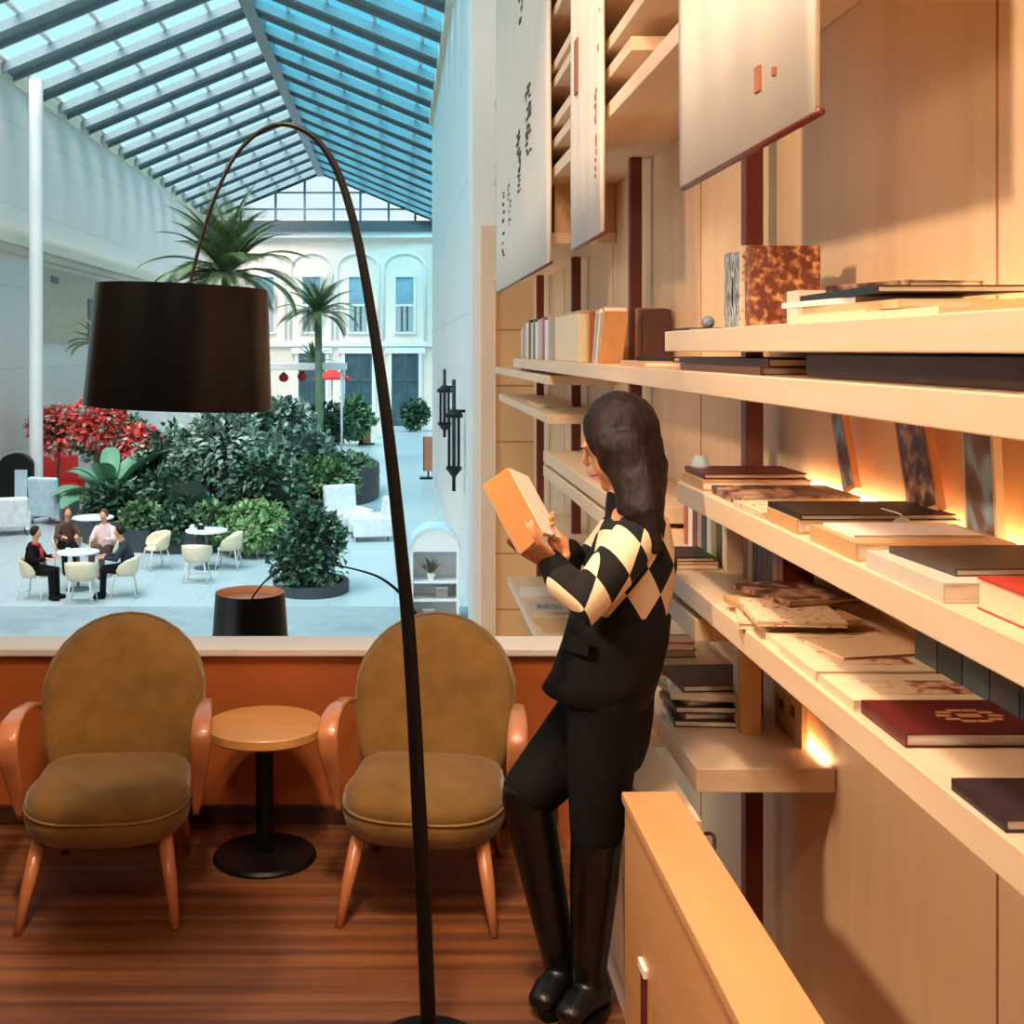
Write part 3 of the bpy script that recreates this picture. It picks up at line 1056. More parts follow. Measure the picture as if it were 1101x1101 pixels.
# second lamp on the lower landing beyond the balcony wall
d2 = 7.3
struct('floor_landing', box(-2.6, 1.3, 4.64, 10.3, -1.85, -1.70), CARPET)
base2 = V((.02, d2, -1.70))
t = thing('arc_floor_lamp', 'black arc floor lamp on the lower landing, shade seen from above', 'floor lamp', base2)
pole = [base2 + V((0, 0, .02)), base2 + V((.12, 0, .55)), W(466, 720, d2), W(450, 668, d2), W(432, 640, d2), W(410, 622, d2), W(385, 613, d2), W(350, 606, d2), W(320, 606, d2), W(298, 614, d2), W(284, 626, d2), W(272, 641, d2)]
pp = spline(pole, 6)
rr = [.018 - .0125 * min(1, i / (len(pp) * .55)) for i in range(len(pp))]
MB().tube(pp, rr, 12, up=(0, 1, 0)).build('arc_pole', BLACKM, t, True, world=True)
MB().lathe((base2.x, base2.y, -1.70), [(.15, 0), (.152, .01), (.145, .02), (.03, .026)], 40).build('base', BLACKM, t, 'auto', world=True)
shade_parts(t, W(269, 665, d2), .209, .231, .32, 0, None)
MB().tube([W(272, 641, d2), W(270, 652, d2)], [.006, .010], 10).build('stem', BLACKM, t, True, world=True)

# ------------------------------------------------------------------ the reading person
def hand(mb, wrist, dirv, palm, thumb_side, curl, L=.175, spread=.12):
    """palm and five separate fingers; dirv along the hand, palm = the palm's normal"""
    dirv = V(dirv).normalized()
    palm = V(palm)
    palm = (palm - dirv * palm.dot(dirv)).normalized()
    side = dirv.cross(palm).normalized() * thumb_side
    wrist = V(wrist)
    pl = L * .52
    mb.limb([wrist - dirv * .015, wrist + dirv * pl * .4, wrist + dirv * pl * .88], [(.026, .018), (.036, .016), (.038, .013)], 14, up=palm)
    for i, (o, fl) in enumerate(((.029, .40), (.010, .45), (-.009, .42), (-.027, .34))):
        p = wrist + dirv * pl * (.86 if i else .84) + side * o
        dv = (dirv + side * spread * (1.2 - i * .8)).normalized()
        ln = L * fl
        pts, rad = [p - dirv * .02, p], [.0095, .0095]
        for k, q in enumerate((.45, .32, .25)):
            ca = curl * (.6 + .25 * k)
            dv = (dv * math.cos(ca) + palm * math.sin(ca)).normalized()
            p = p + dv * ln * q
            pts.append(p)
            rad.append(.009 - .0008 * k)
        mb.limb(pts, rad, 10)
    p = wrist + dirv * pl * .2 + side * .024
    dv = (dirv * .55 + side * .75 + palm * .35).normalized()
    pts, rad = [p], [.014]
    for q in (.035, .032, .026):
        p = p + dv * q
        pts.append(p)
        rad.append(.0105)
        dv = (dv + dirv * .35 + palm * .2).normalized()
    mb.limb(pts, rad, 10)


PX = lambda px, py, d: W(px, py, d)
pelvis = PX(654, 760, 3.27)
waist = PX(666, 672, 3.27)
chest = PX(681, 598, 3.27)
neckb = PX(676, 545, 3.28)
headc = PX(664, 476, 3.28)
FH = V((-.86, .30, -.36)).normalized()
UP = (V((0, 0, 1)) - FH * FH.z).normalized()
LF = UP.cross(FH).normalized()
lsh, lel, lwr = PX(690, 574, 3.13), PX(625, 652, 3.02), PX(592, 604, 3.15)
rsh, rel, rwr = PX(666, 572, 3.44), PX(622, 628, 3.46), PX(612, 592, 3.30)
lhip, lkn, lan = PX(650, 765, 3.19), PX(641, 905, 3.16), PX(633, 1046, 3.20)
rhip, rkn, ran = PX(650, 762, 3.36), PX(566, 856, 3.25), PX(601, 1030, 3.27)
pr = thing('person', 'person in a diamond knit sweater and tall black boots, reading by the shelves', 'person', (pelvis.x, pelvis.y, 0))
b = MB()
torso_up = V((0, 1, 0))
b.limb([pelvis, waist, chest, neckb + V((0, 0, -.03))], [(.085, .105), (.085, .10), (.095, .13), (.06, .10)], 20, up=torso_up)
b.limb([lsh, lel, lwr], [.044, .037, .026])
b.limb([rsh, rel, rwr], [.044, .037, .026])
b.limb([lhip, lkn], [.072, .050])
b.limb([lkn, lkn.lerp(lan, .3), lan], [.052, .052, .036])
b.limb([rhip, rkn], [.072, .050])
b.limb([rkn, rkn.lerp(ran, .3), ran], [.052, .052, .036])
b.limb([neckb + V((0, 0, -.03)), headc - FH * .02 - UP * .04], [.056, .05])
fr = (LF, FH, UP)
b.ball(headc + UP * .02 - FH * .005, .072, .092, .095, 24, 16, fr)
b.ball(headc - UP * .045 + FH * .025, .055, .062, .066, 20, 14, fr)
b.limb([headc - UP * .06 + FH * .05, headc - UP * .098 + FH * .068], [.034, .018])
b.limb([headc + UP * .012 + FH * .088, headc - UP * .018 + FH * .103, headc - UP * .026 + FH * .098], [.007, .0085, .008], 10)
b.limb([headc - UP * .058 + FH * .084 - LF * .016, headc - UP * .058 + FH * .090, headc - UP * .058 + FH * .084 + LF * .016], [.006, .008, .006], 8)
for s in (1, -1):
    b.limb([headc + LF * s * .072 - FH * .008 + UP * .014, headc + LF * s * .076 - FH * .012 - UP * .022], [(.010, .018), (.007, .011)], 10, up=UP)
    b.ball(headc + FH * .083 + LF * s * .030 + UP * .022, .014, .010, .008, 10, 8, fr)
# hands: the left under the cover, the right behind the page edge
bk0, bk1 = PX(545, 503, 3.17), PX(584, 575, 3.13)
hl = (PX(566, 582, 3.11) - lwr)
hand(b, lwr, hl, V((.1, .55, .75)), 1, .55)
hr = (PX(582, 566, 3.23) - rwr)
hand(b, rwr, hr, V((-.2, -.6, .6)), -1, .5)
b.skin('body', SKIN, pr, .0045, 3)
# eyes and lips
ey = MB()
for s in (1, -1):
    ey.ball(headc + FH * .0895 + LF * s * .030 + UP * .020, .010, .007, .005, 10, 8, fr)
ey.build('eyes', plain('eye_dark', (40, 26, 22), .2), pr, True, world=True)
MB().limb([headc - UP * .058 + FH * .090 - LF * .014, headc - UP * .058 + FH * .0965, headc - UP * .058 + FH * .090 + LF * .014], [.004, .006, .004], 8).build('lips', plain('lips', (176, 84, 76), .4), pr, True, world=True)
# sweater
s = MB()
s.limb([PX(664, 668, 3.27), PX(672, 640, 3.27), chest, PX(682, 560, 3.28), neckb + V((.0, 0, -.005))], [(.118, .135), (.122, .140), (.115, .160), (.088, .165), (.055, .07)], 24, up=torso_up)
s.limb([lsh + V((.0, .02, .0)), lsh.lerp(lel, .5), lel, lel.lerp(lwr, .5), lwr.lerp(lel, .12)], [.062, .062, .058, .050, .036])
s.limb([rsh, rsh.lerp(rel, .5), rel, rel.lerp(rwr, .5), rwr.lerp(rel, .12)], [.062, .060, .056, .048, .036])
s.limb([neckb + V((0, 0, -.03)), neckb + V((-.004, 0, .018))], [(.066, .066), (.060, .060)])
s.skin('sweater', ARGYLE, pr, .007, 5)
for wr_, el_ in ((lwr, lel), (rwr, rel)):
    cuff = MB()
    cuff.limb([wr_.lerp(el_, .02), wr_.lerp(el_, .34)], [.036, .046])
    cuff.skin('cuff', BLACKC, pr, .006, 3)
# black vest with a flared hem over trousers
def oval(c, rx, ry, n=28, tilt=0):
    c = V(c)
    return [c + V((rx * math.cos(2 * PI * j / n), ry * math.sin(2 * PI * j / n), tilt * math.cos(2 * PI * j / n))) for j in range(n)]


v = MB().rings([oval(PX(668, 652, 3.27), .118, .135), oval(PX(667, 660, 3.27), .134, .148, tilt=-.0), oval(PX(661, 690, 3.27), .142, .155, tilt=.005), oval(PX(652, 720, 3.27), .147, .166, tilt=.01), oval(PX(641, 746, 3.27), .146, .176, tilt=-.012), oval(PX(642, 746, 3.27), .132, .16, tilt=-.012), oval(PX(655, 715, 3.27), .125, .14)])
vo = v.build('vest', JACKETM, pr, True, world=True)
pk = MB().slab([PX(607, 680, 3.200), PX(634, 690, 3.130), PX(631, 706, 3.124), PX(604, 697, 3.195)], (0, -.008, 0))
pk.v = [p - root_loc(pr) for p in pk.v]
pk.build('pocket_flap', JACKETM, vo, bevel=.002)
# trousers to the knees
q = MB()
q.limb([PX(664, 690, 3.27), pelvis, PX(652, 790, 3.28)], [(.105, .125), (.120, .150), (.114, .15)], 22, up=torso_up)
q.limb([lhip + V((0, 0, .02)), lhip.lerp(lkn, .5), lkn + V((.0, 0, .02))], [(.10, .10), (.088, .09), (.070, .07)])
q.limb([rhip + V((0, 0, .02)), rhip.lerp(rkn, .5), rkn.lerp(rhip, .06)], [.105, .096, .078])
q.skin('trousers', BLACKC, pr, .008, 5)
# boots
for kn, an, toe, heel in ((lkn, lan, PX(620, 1080, 3.14), None), (rkn, ran, PX(592, 1062, 3.22), None)):
    m = MB()
    m.limb([kn + (kn - an).normalized() * -.0, kn.lerp(an, .3), kn.lerp(an, .7), an], [.068, .064, .054, .046], 18)
    an0 = V((an.x, an.y, .058))
    m.limb([an, an0 + V((.012, 0, 0))], [.047, .046], 16)
    tv = V((toe.x - an.x, toe.y - an.y, 0))
    tv = tv.normalized() * .115
    m.limb([an0 + V((.02, 0, -.004)), an0 + tv * .55 + V((0, 0, -.01)), an0 + tv + V((0, 0, -.016))], [(.042, .044), (.046, .036), (.040, .028)], 16, up=(0, 0, 1))
    bo = m.skin('boot', LEATHER, pr, .006, 5)
    so = MB()
    perp = V((-tv.y, tv.x, 0)).normalized()
    a0 = V((an.x, an.y, 0)) + V((.02, 0, 0))
    ol = []
    for k in range(24):
        a = 2 * PI * k / 24
        lx = .088 * math.cos(a)
        ol.append(a0 + tv * .42 + tv.normalized() * (lx * 1.12) + perp * (.044 * math.sin(a)))
    so.rings([[p + V((0, 0, 0)) for p in ol], [p + V((0, 0, .026)) for p in ol]])
    so.v = [p - root_loc(pr) for p in so.v]
    so.build('sole', BLACKM, bo)
# hair: cap over the skull and a long fall down the back
h = MB()
h.ball(headc + UP * .028 - FH * .022, .096, .104, .108, 24, 16, fr)
h.ball(headc - FH * .03 - UP * .02, .098, .085, .11, 24, 16, fr)
h.limb([headc - FH * .03 + UP * .02, headc - FH * .035 - UP * .09 + V((0, -.01, 0)), PX(696, 545, 3.215), PX(704, 586, 3.175)], [(.085, .085), (.070, .085), (.048, .07), (.020, .028)], 18, up=(0, 1, 0))
h.limb([headc + LF * .082 + FH * .012 + UP * .03, headc + LF * .088 + FH * .006 - UP * .03, headc + LF * .085 - FH * .012 - UP * .10, PX(674, 548, 3.15)], [(.022, .035), (.026, .05), (.03, .05), (.02, .03)], 14, up=FH)
h.limb([headc + LF * .09 - FH * .02, headc + LF * .095 - FH * .025 - UP * .08, PX(690, 552, 3.12), PX(706, 592, 3.09)], [(.03, .06), (.035, .065), (.03, .05), (.012, .018)], 14, up=FH)
h.limb([headc - LF * .082 + FH * .03 + UP * .03, headc - LF * .088 + FH * .01 - UP * .09], [(.022, .035), (.02, .04)], 14, up=FH)
ho = h.skin('hair', HAIRM, pr, .006, 6)
tx = bpy.data.textures.new('hair_waves', 'CLOUDS')
tx.noise_scale = .045
dm = ho.modifiers.new('waves', 'DISPLACE')
dm.texture = tx
dm.strength = .008
dm.mid_level = .5

# the open book in the hands
t = thing('book', 'open book with tan covers held in both hands by the reading person', 'book', (bk0.x, bk0.y, bk0.z))
sv = bk1 - bk0
ca = PX(519, 522, 3.08) - bk0
cb_ = PX(566, 512, 3.28) - bk0
nA = sv.cross(ca).normalized()
if nA.y > 0:
    nA = -nA
colA = plain('tan_cover', (218, 148, 92), .6, var=.06)
MB().slab([bk0, bk0 + ca, bk1 + ca, bk1], nA * .003).build('cover', colA, t, world=True, bevel=.001)
nB = sv.cross(cb_).normalized()
if nB.x > 0:
    nB = -nB
MB().slab([bk0, bk0 + cb_, bk1 + cb_, bk1], nB * .003).build('cover', colA, t, world=True, bevel=.001)
MB().slab([bk0 + nA * .003, bk0 + nB * .003 + V((0, 0, 0)), bk1 + nB * .003, bk1 + nA * .003], (nA + nB) * .0015).build('spine', colA, t, world=True)
e = .96
MB().slab([bk0 + sv * .02, bk0 + sv * .02 + ca * e, bk0 + sv * .98 + ca * e, bk0 + sv * .98], -nA * .007).build('pages', PAPER, t, world=True)
MB().slab([bk0 + sv * .02, bk0 + sv * .02 + cb_ * e, bk0 + sv * .98 + cb_ * e, bk0 + sv * .98], -nB * .006).build('pages', PAPER, t, world=True)

# ------------------------------------------------------------------ the atrium hall
XL, XR, XN, YF = -11.25, 2.25, 1.32, 73.0
struct('floor_atrium', box(-13, 3, 10.3, 73, GZ - .2, GZ), TILES)
struct('floor_atrium_carpet', box(-13, 3, 10.3, 21.6, GZ, GZ + .012), CARPET)
struct('wall_atrium_left', box(XL - .4, XL, 4.6, 73, GZ, 9.75), WBLOCK)
struct('wall_atrium_far', box(XL - .4, XR + .4, YF, YF + .5, GZ, 8.9), plain('warm_plaster', (248, 228, 212), .7, var=.03, scale=1.5))
struct('wall_atrium_right', box(XN, XN + .4, 11.2, 43, GZ, 10.05), WBLOCK)
struct('wall_atrium_back', box(XR, XR + .4, 43, 73, GZ, 9.75), WHITE)
struct('wall_corner', box(XN, XR + .4, 43, 43.4, GZ, 10.05), WHITE)
struct('column_left', MB().lathe((-10.1, 34, GZ), [(.24, 0), (.24, .3), (.19, .32), (.19, 12.2)], 20), WHITE, smooth='auto')
# cornice along the left wall, balcony niches
cor = MB().box(XL, XL + .5, 14, 73, 4.75, 5.05).box(XL, XL + .35, 14, 73, 5.05, 5.2).box(XL, XL + .25, 14, 73, 4.55, 4.75)
struct('trim_cornice', cor, CREAMP)
for i, (y0, y1) in enumerate(((38.5, 46), (50, 54), (60, 64))):
    fr_ = MB().box(XL - .01, XL + .06, y0, y1, 2.0, 4.4)
    struct('window_%d' % (i + 1), fr_, plain('niche_beige_%d' % i, (206, 190, 164), .7))
    struct('trim_%d' % (i + 11), MB().box(XL + .06, XL + .1, y0 + .8, y0 + 1.6, 3.95, 4.15).box(XL + .06, XL + .1, y1 - 2, y1 - 1.2, 2.1, 3.6), STEELD)
# roof: ridge, beams, glass
XRG, ZRG = -4.5, 12.45
ZE_ = 9.65
struct('sun_block_slab', box(-13, 3, -6, 8.6, 9.5, 9.75), CREAMP)  # unseen slab added to keep direct sun off the banners and end pillar
struct('beam_ridge', box(XRG - .2, XRG + .2, 6, 73, ZRG - .25, ZRG + .2), STEEL)


def slope_pt(side, s, y, up=0):
    xe = XR if side > 0 else XL
    return V((XRG + (xe - XRG) * s, y, ZRG + (ZE_ - ZRG) * s + up))


for side in (1, -1):
    k = 0
    y = 8.0
    n_ = 0
    while y < 72.5:
        a, b_ = slope_pt(side, .0, y), slope_pt(side, 1.0, y)
        c_, d_ = slope_pt(side, 1.0, y + 1.2), slope_pt(side, 0, y + 1.2)
        mb = MB().slab([a, b_, c_, d_], (0, 0, .14))
        # slim flanges along both edges
        for e0 in (y, y + 1.1):
            mb.slab([slope_pt(side, 0, e0), slope_pt(side, 1, e0), slope_pt(side, 1, e0 + .1), slope_pt(side, 0, e0 + .1)], (0, 0, -.14))
        struct('beam_roof', mb, STEEL)
        y += 2.9
    for s_ in (.18, .38, .58, .78, .97):
        mb = MB().slab([slope_pt(side, s_ - .008, 6, .2), slope_pt(side, s_ + .008, 6, .2), slope_pt(side, s_ + .008, 73, .2), slope_pt(side, s_ - .008, 73, .2)], (0, 0, .1))
        struct('beam_purlin', mb, WHITEP)
    mb = MB().slab([slope_pt(side, 0, 4, .32), slope_pt(side, 1, 4, .32), slope_pt(side, 1, 73, .32), slope_pt(side, 0, 73, .32)], (0, 0, .03))
    struct('window_roof', mb, GLASSR if side > 0 else GLASSL)
struct('trim_eave_left', box(XL - .4, XL + .12, 8.6, 73, 9.5, 10.0), CREAMP)
struct('trim_eave', box(XN - .12, XN + .5, 11.2, 43, 9.75, 10.3), CREAMP)
# gable glazing and beam
struct('beam_gable', box(XL, XR, YF - .5, YF, 8.85, 9.5), STEELD)
mb = MB()
for x in (-9.3, -7.2, -5.45, -3.7, -2.1, -.4, 1.2):
    top = ZRG - abs(x - XRG) / 6.75 * (ZRG - ZE_)
    mb.box(x - .07, x + .07, YF - .3, YF - .16, 9.5, top)
for z in (10.2, 11.2):
    hw = (ZRG - z) / (ZRG - ZE_) * 6.75
    mb.box(XRG - hw, XRG + hw, YF - .28, YF - .18, z - .05, z + .05)
struct('window_gable_frame', mb, STEEL)
struct('window_gable', MB().slab([V((XL, YF - .15, ZE_)), V((XR, YF - .15, ZE_)), V((XRG, YF - .15, ZRG)), V((XRG, YF - .15, ZRG))][:3] + [V((XRG - .01, YF - .15, ZRG))], (0, .03, 0)), GLASSW)
# far wall: tall windows under blind arches, doors below
for i, pxc in enumerate((285, 335, 385, 435)):
    x0, x1 = (pxc - 9.5 - 425) / F * YF, (pxc + 9.5 - 425) / F * YF
    z0, z1 = EYE + (376 - 357) / F * YF, EYE + (376 - 298) / F * YF
    w = thing('window_%d' % (i + 5), '', '')
    w['kind'] = 'structure'
    w.location = ((x0 + x1) / 2, YF, z0)
    MB().box(x0 - .12, x0, YF - .14, YF, z0 - .1, z1 + .12).box(x1, x1 + .12, YF - .14, YF, z0 - .1, z1 + .12).box(x0, x1, YF - .14, YF, z1, z1 + .12).box(x0, x1, YF - .14, YF, z0 - .1, z0).build('window_frame', WHITEP, w, world=True)
    box(x0, x1, YF - .06, YF - .03, z0 + 1.6, z1).build('pane', GLASSB, w, world=True)
    box(x0, x1, YF - .06, YF - .03, z0, z0 + 1.6).build('shutter_panel', plain('shutter_grey_%d' % i, (176, 180, 178), .6), w, world=True)
    for xx in (x0 + .3, x0 + .62):
        box(xx, xx + .14, YF - .075, YF - .06, z0 + .05, z0 + 1.55).build('slat', STEELD, w, world=True)
    box(x0, x1, YF - .09, YF - .06, z0 + 1.55, z0 + 1.68).build('transom', WHITEP, w, world=True)
    # blind arch
    xc = (x0 + x1) / 2
    ar = []
    for q in range(25):
        a = PI * q / 24
        ar.append(V((xc + 1.25 * math.cos(a), YF - .02, z1 + .5 + .95 * math.sin(a))))
    struct('trim_%d' % (i + 21), MB().tube([V((xc + 1.25, YF - .02, z0 - .5))] + ar + [V((xc - 1.25, YF - .02, z0 - .5))], .09, 8), WHITEP, smooth=True)
    if i > 0:
        zt, zb = EYE - 4 / F * YF, GZ
        w = thing('door_%d' % i, '', '')
        w['kind'] = 'structure'
        xa, xb = (pxc - 14 - 425) / F * YF, (pxc + 15 - 425) / F * YF
        w.location = (xc, YF, GZ)
        MB().box(xa - .2, xa, YF - .2, YF, zb, zt + .25).box(xb, xb + .2, YF - .2, YF, zb, zt + .25).box(xa - .4, xb + .4, YF - .25, YF, zt, zt + .35).build('door_frame', WHITEP, w, world=True)
        box(xa, xb, YF - .08, YF - .04, zb, zt).build('door_panel', GLASSD, w, world=True)
        for xx in (xa + .02, (xa + xb) / 2 - .04, xb - .1):
            box(xx, xx + .08, YF - .12, YF - .08, zb, zt).build('door_stile', STEELD, w, world=True)
        box(xa, xb, YF - .12, YF - .08, zb + 2.7, zb + 2.82).build('door_rail', STEELD, w, world=True)
struct('trim_band', box(XL, XR, YF - .2, YF, EYE + .2, EYE + .42), WHITEP)
struct('trim_band_upper', box(XL, XR, YF - .35, YF, EYE + 6.75, EYE + 7.1), WHITEP)

# wall lanterns
def lantern(px, ytop, ybot, d, lab):
    x = XN
    s = F / d
    zt, zb = EYE - (ytop - 376) / s, EYE - (ybot - 376) / s
    H_ = zt - zb
    t = thing('wall_lantern', lab, 'lantern', (x, d, zb), group='wall lanterns in the atrium')
    xo = (px - 425) / s
    zc0, zc1 = zb + H_ * .22, zb + H_ * .66
    MB().tube([(xo, d, zt), (xo, d, zb)], .035, 8).build('rod', BLACKM, t, True, world=True)
    MB().lathe((xo, d, 0), [(.17, zc1), (.17, zc1 + .06), (.05, zc1 + .16)], 8).build('top_cap', BLACKM, t, world=True)
    MB().lathe((xo, d, 0), [(.03, zc0 - .2), (.15, zc0 - .05), (.15, zc0)], 8).build('bottom_cap', BLACKM, t, world=True)
    MB().lathe((xo, d, 0), [(.11, zc0), (.11, zc1)], 8).build('glass', GLASSW, t, world=True)
    for k in range(4):
        a = PI / 4 + k * PI / 2
        MB().tube([(xo + .13 * math.cos(a), d + .13 * math.sin(a), zc0), (xo + .13 * math.cos(a), d + .13 * math.sin(a), zc1)], .022, 6).build('bar', BLACKM, t, world=True)
    MB().tube([(xo, d, zc1 + .12), (x + .005, d, zc1 + .12)], .03, 8).build('bracket', BLACKM, t, True, world=True)


lantern(478, 397, 470, 27, 'farther black wall lantern with a glass cylinder on the white wall')
lantern(488, 408, 528, 22.8, 'nearer and larger black wall lantern hanging on the white wall')

# ------------------------------------------------------------------ plants
def leaf(mb, p, d, n, L, w):
    d = d.normalized()
    s = d.cross(n)
    if s.length < 1e-4:
        s = V((1, 0, 0))
    s.normalize()
    n = s.cross(d)
    m = p + d * L * .45
    mb.add([p, m + s * w + n * w * .3, p + d * L, m - s * w + n * w * .3], [(0, 1, 2), (0, 2, 3)])


def rv(r):
    while True:
        v = V((r.uniform(-1, 1), r.uniform(-1, 1), r.uniform(-1, 1)))
        if .05 < v.length < 1:
            return v.normalized()


LEAFD = leafmat('leaf_dark', (22, 48, 34), (74, 112, 78), .3)
LEAFM = leafmat('leaf_mid', (48, 84, 50), (118, 150, 100), .4)
LEAFG = leafmat('leaf_grey', (62, 88, 74), (160, 182, 166), .35)
LEAFL = leafmat('leaf_light', (74, 118, 62), (160, 190, 130), .45)
LEAFB = leafmat('leaf_banana', (58, 110, 84), (120, 170, 138), .35)
LEAFP = leafmat('frond_green', (72, 96, 62), (130, 150, 100), .5)
LEAFY = leafmat('frond_dry', (70, 66, 58), (120, 116, 98), .6)
REDLEAF = multi('red_blossom', [(222, 60, 54), (236, 90, 80), (240, 206, 198), (214, 74, 68), (170, 180, 168), (238, 130, 116)])


def shrub(label, c, rx, ry, rz_, n, mat, L=.2, seed=1, name='shrub', blobs=5, trunk=True):
    """c = middle of the crown"""
    r = random.Random(seed)
    c = V(c)
    t = thing(name, label, 'plant' if name != 'tree' else 'tree', (c.x, c.y, GZ + .4))
    n = int(n * 1.7)
    mb = MB()
    bl = [(c, 1.0)]
    for i in range(blobs):
        v = rv(r)
        bl.append((c + V((v.x * rx * .55, v.y * ry * .55, v.z * rz_ * .5)), r.uniform(.45, .65)))
    for i in range(n):
        bc_, k = bl[r.randrange(len(bl))]
        v = rv(r)
        q = r.uniform(.72, 1.02)
        p = bc_ + V((v.x * rx * k * q, v.y * ry * k * q, v.z * rz_ * k * q))
        if p.z < GZ + .14:
            continue
        dr = (v + rv(r) * .8 + V((0, 0, -.15))).normalized()
        leaf(mb, p, dr, (v + V((0, 0, .8))).normalized(), L * r.uniform(.7, 1.3), L * r.uniform(.26, .4))
    mb.build('foliage', mat, t, world=True)
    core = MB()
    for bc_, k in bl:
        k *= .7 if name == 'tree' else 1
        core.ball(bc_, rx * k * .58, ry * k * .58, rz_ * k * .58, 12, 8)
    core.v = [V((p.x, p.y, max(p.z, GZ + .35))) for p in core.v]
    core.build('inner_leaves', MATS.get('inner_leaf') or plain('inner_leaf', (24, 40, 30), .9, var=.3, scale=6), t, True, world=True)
    if trunk:
        MB().tube([(c.x, c.y, GZ + .3), (c.x + .05, c.y, c.z)], [.06, .04], 8).build('stem', TRUNKB, t, True, world=True)
    return t


def S(px, py, d):
    return W(px, py, d)


# planters: low curved dark walls with soil
def planter(label, pts, h, loc):
    pts = [V((p[0], p[1])) for p in pts]
    c = sum(pts, V((0, 0))) / len(pts)
    t = thing('planter', label, 'planter', (c.x, c.y, GZ))
    n = len(pts)
    ins = [c + (p - c) * (1 - .12 / max(.4, (p - c).length)) for p in pts]
    mb = MB().rings([[V((p.x, p.y, GZ)) for p in pts], [V((p.x, p.y, GZ + h)) for p in pts], [V((p.x, p.y, GZ + h)) for p in ins], [V((p.x, p.y, GZ + h - .15)) for p in ins]], True)
    mb.build('planter_wall', SOIL, t, world=True)
    MB().rings([[V((p.x, p.y, GZ + h - .16)) for p in ins], [V((p.x, p.y, GZ + h - .1)) for p in ins]]).build('soil', MATS.get('soil') or plain('soil', (50, 42, 36), .95), t, world=True)
    return t


def circ(cx, cy, rx, ry, n=36):
    return [(cx + rx * math.cos(2 * PI * i / n), cy + ry * math.sin(2 * PI * i / n)) for i in range(n)]


planter('low dark round planter holding the rounded hedge, in front of the plants', circ(-1.6, 23.1, .72, .85), .2, 0)
planter('long dark planter wall behind the tables, full of dense shrubs', circ(-5.0, 31.4, 3.1, 4.2), .5, 0)
planter('dark planter beside the white sofas, holding bushy plants', circ(-1.9, 38.2, 1.4, 3.0), 1.0, 0)
planter('farther planter under the tall palms, mostly hidden by shrubs', circ(-6.5, 47, 4.0, 7.0), .7, 0)

shrub('rounded glossy dark hedge bush in the low round planter', S(334, 597, 23.0), .70, .75, .92, 1500, LEAFD, .15, 11, blobs=6)
shrub('pale green lacy bush just left of the rounded hedge', S(272, 566, 27), .75, .6, .55, 700, LEAFL, .2, 12)
shrub('broad dark bush behind the empty white table', S(200, 540, 30), 1.15, 1.0, .95, 1300, LEAFD, .22, 13)
shrub('dark bush below the large banana leaves', S(135, 545, 30.5), 1.0, .9, .6, 800, LEAFD, .22, 14)
shrub('low leafy plant at the front of the long planter, next to the navy coat', S(152, 560, 28.2), .5, .5, .4, 500, LEAFM, .18, 31, trunk=False)
shrub('low dark plant at the front of the long planter, behind the shell chair', S(186, 566, 27.6), .6, .5, .42, 600, LEAFD, .18, 32, trunk=False)
shrub('low plant between the empty white table and the lacy bush', S(226, 562, 27.6), .55, .5, .42, 600, LEAFM, .18, 33, trunk=False)
shrub('tall grey green bush rising over the planter, under the hanging shade', S(236, 490, 32), 1.25, 1.1, 1.15, 1600, LEAFG, .24, 15)
shrub('dark bush between the grey green bush and the rounded hedge', S(290, 525, 30), .95, .9, .9, 1100, LEAFD, .22, 16)
shrub('mid green bush behind the rounded hedge, near the white sofas', S(345, 520, 34), 1.0, .9, .75, 1000, LEAFM, .22, 17)
shrub('bush at the edge of the planter beside the white sofas', S(380, 508, 38), .75, 1.2, .6, 800, LEAFM, .2, 18)
shrub('leafy bush at the right edge of the long planter', S(320, 485, 36), 1.1, .9, .8, 1000, LEAFG, .24, 19)
shrub('dark tall bush left of the grey green bush', S(180, 500, 33), .95, .9, 1.1, 1100, LEAFD, .24, 20)
shrub('far bush beside the bar counter', S(345, 458, 50), 1.3, 1.2, .9, 900, LEAFD, .3, 21)
shrub('far bush in front of the first glass door', S(378, 448, 58), 1.0, 1.0, .9, 600, LEAFM, .32, 22)
shrub('small bush at the foot of the second glass door', S(446, 446, 68), .7, .6, .9, 350, LEAFD, .3, 23)
shrub('grey green far bush under the white canopy beam', S(300, 460, 44), 1.3, 1.2, 1.0, 900, LEAFG, .28, 24)
shrub('far bush left of the red lanterns', S(255, 455, 42), 1.2, 1.2, .9, 800, LEAFD, .26, 25)
shrub('tall bush behind the banana plant', S(120, 470, 40), 1.3, 1.0, .9, 700, LEAFM, .3, 26)
for i, (px, py, rx, lab) in enumerate(((62, 462, .95, 'red blossoming tree nearest the white column'), (105, 452, 1.0, 'red blossoming tree just behind the left rim of the hanging shade'), (150, 478, .7, 'smaller red blossoming tree above the banana leaves'))):
    shrub(lab, S(px, py, 35.5), rx * .8, .7, .75 if i < 2 else .5, 1100, REDLEAF, .22, 40 + i, 'tree')


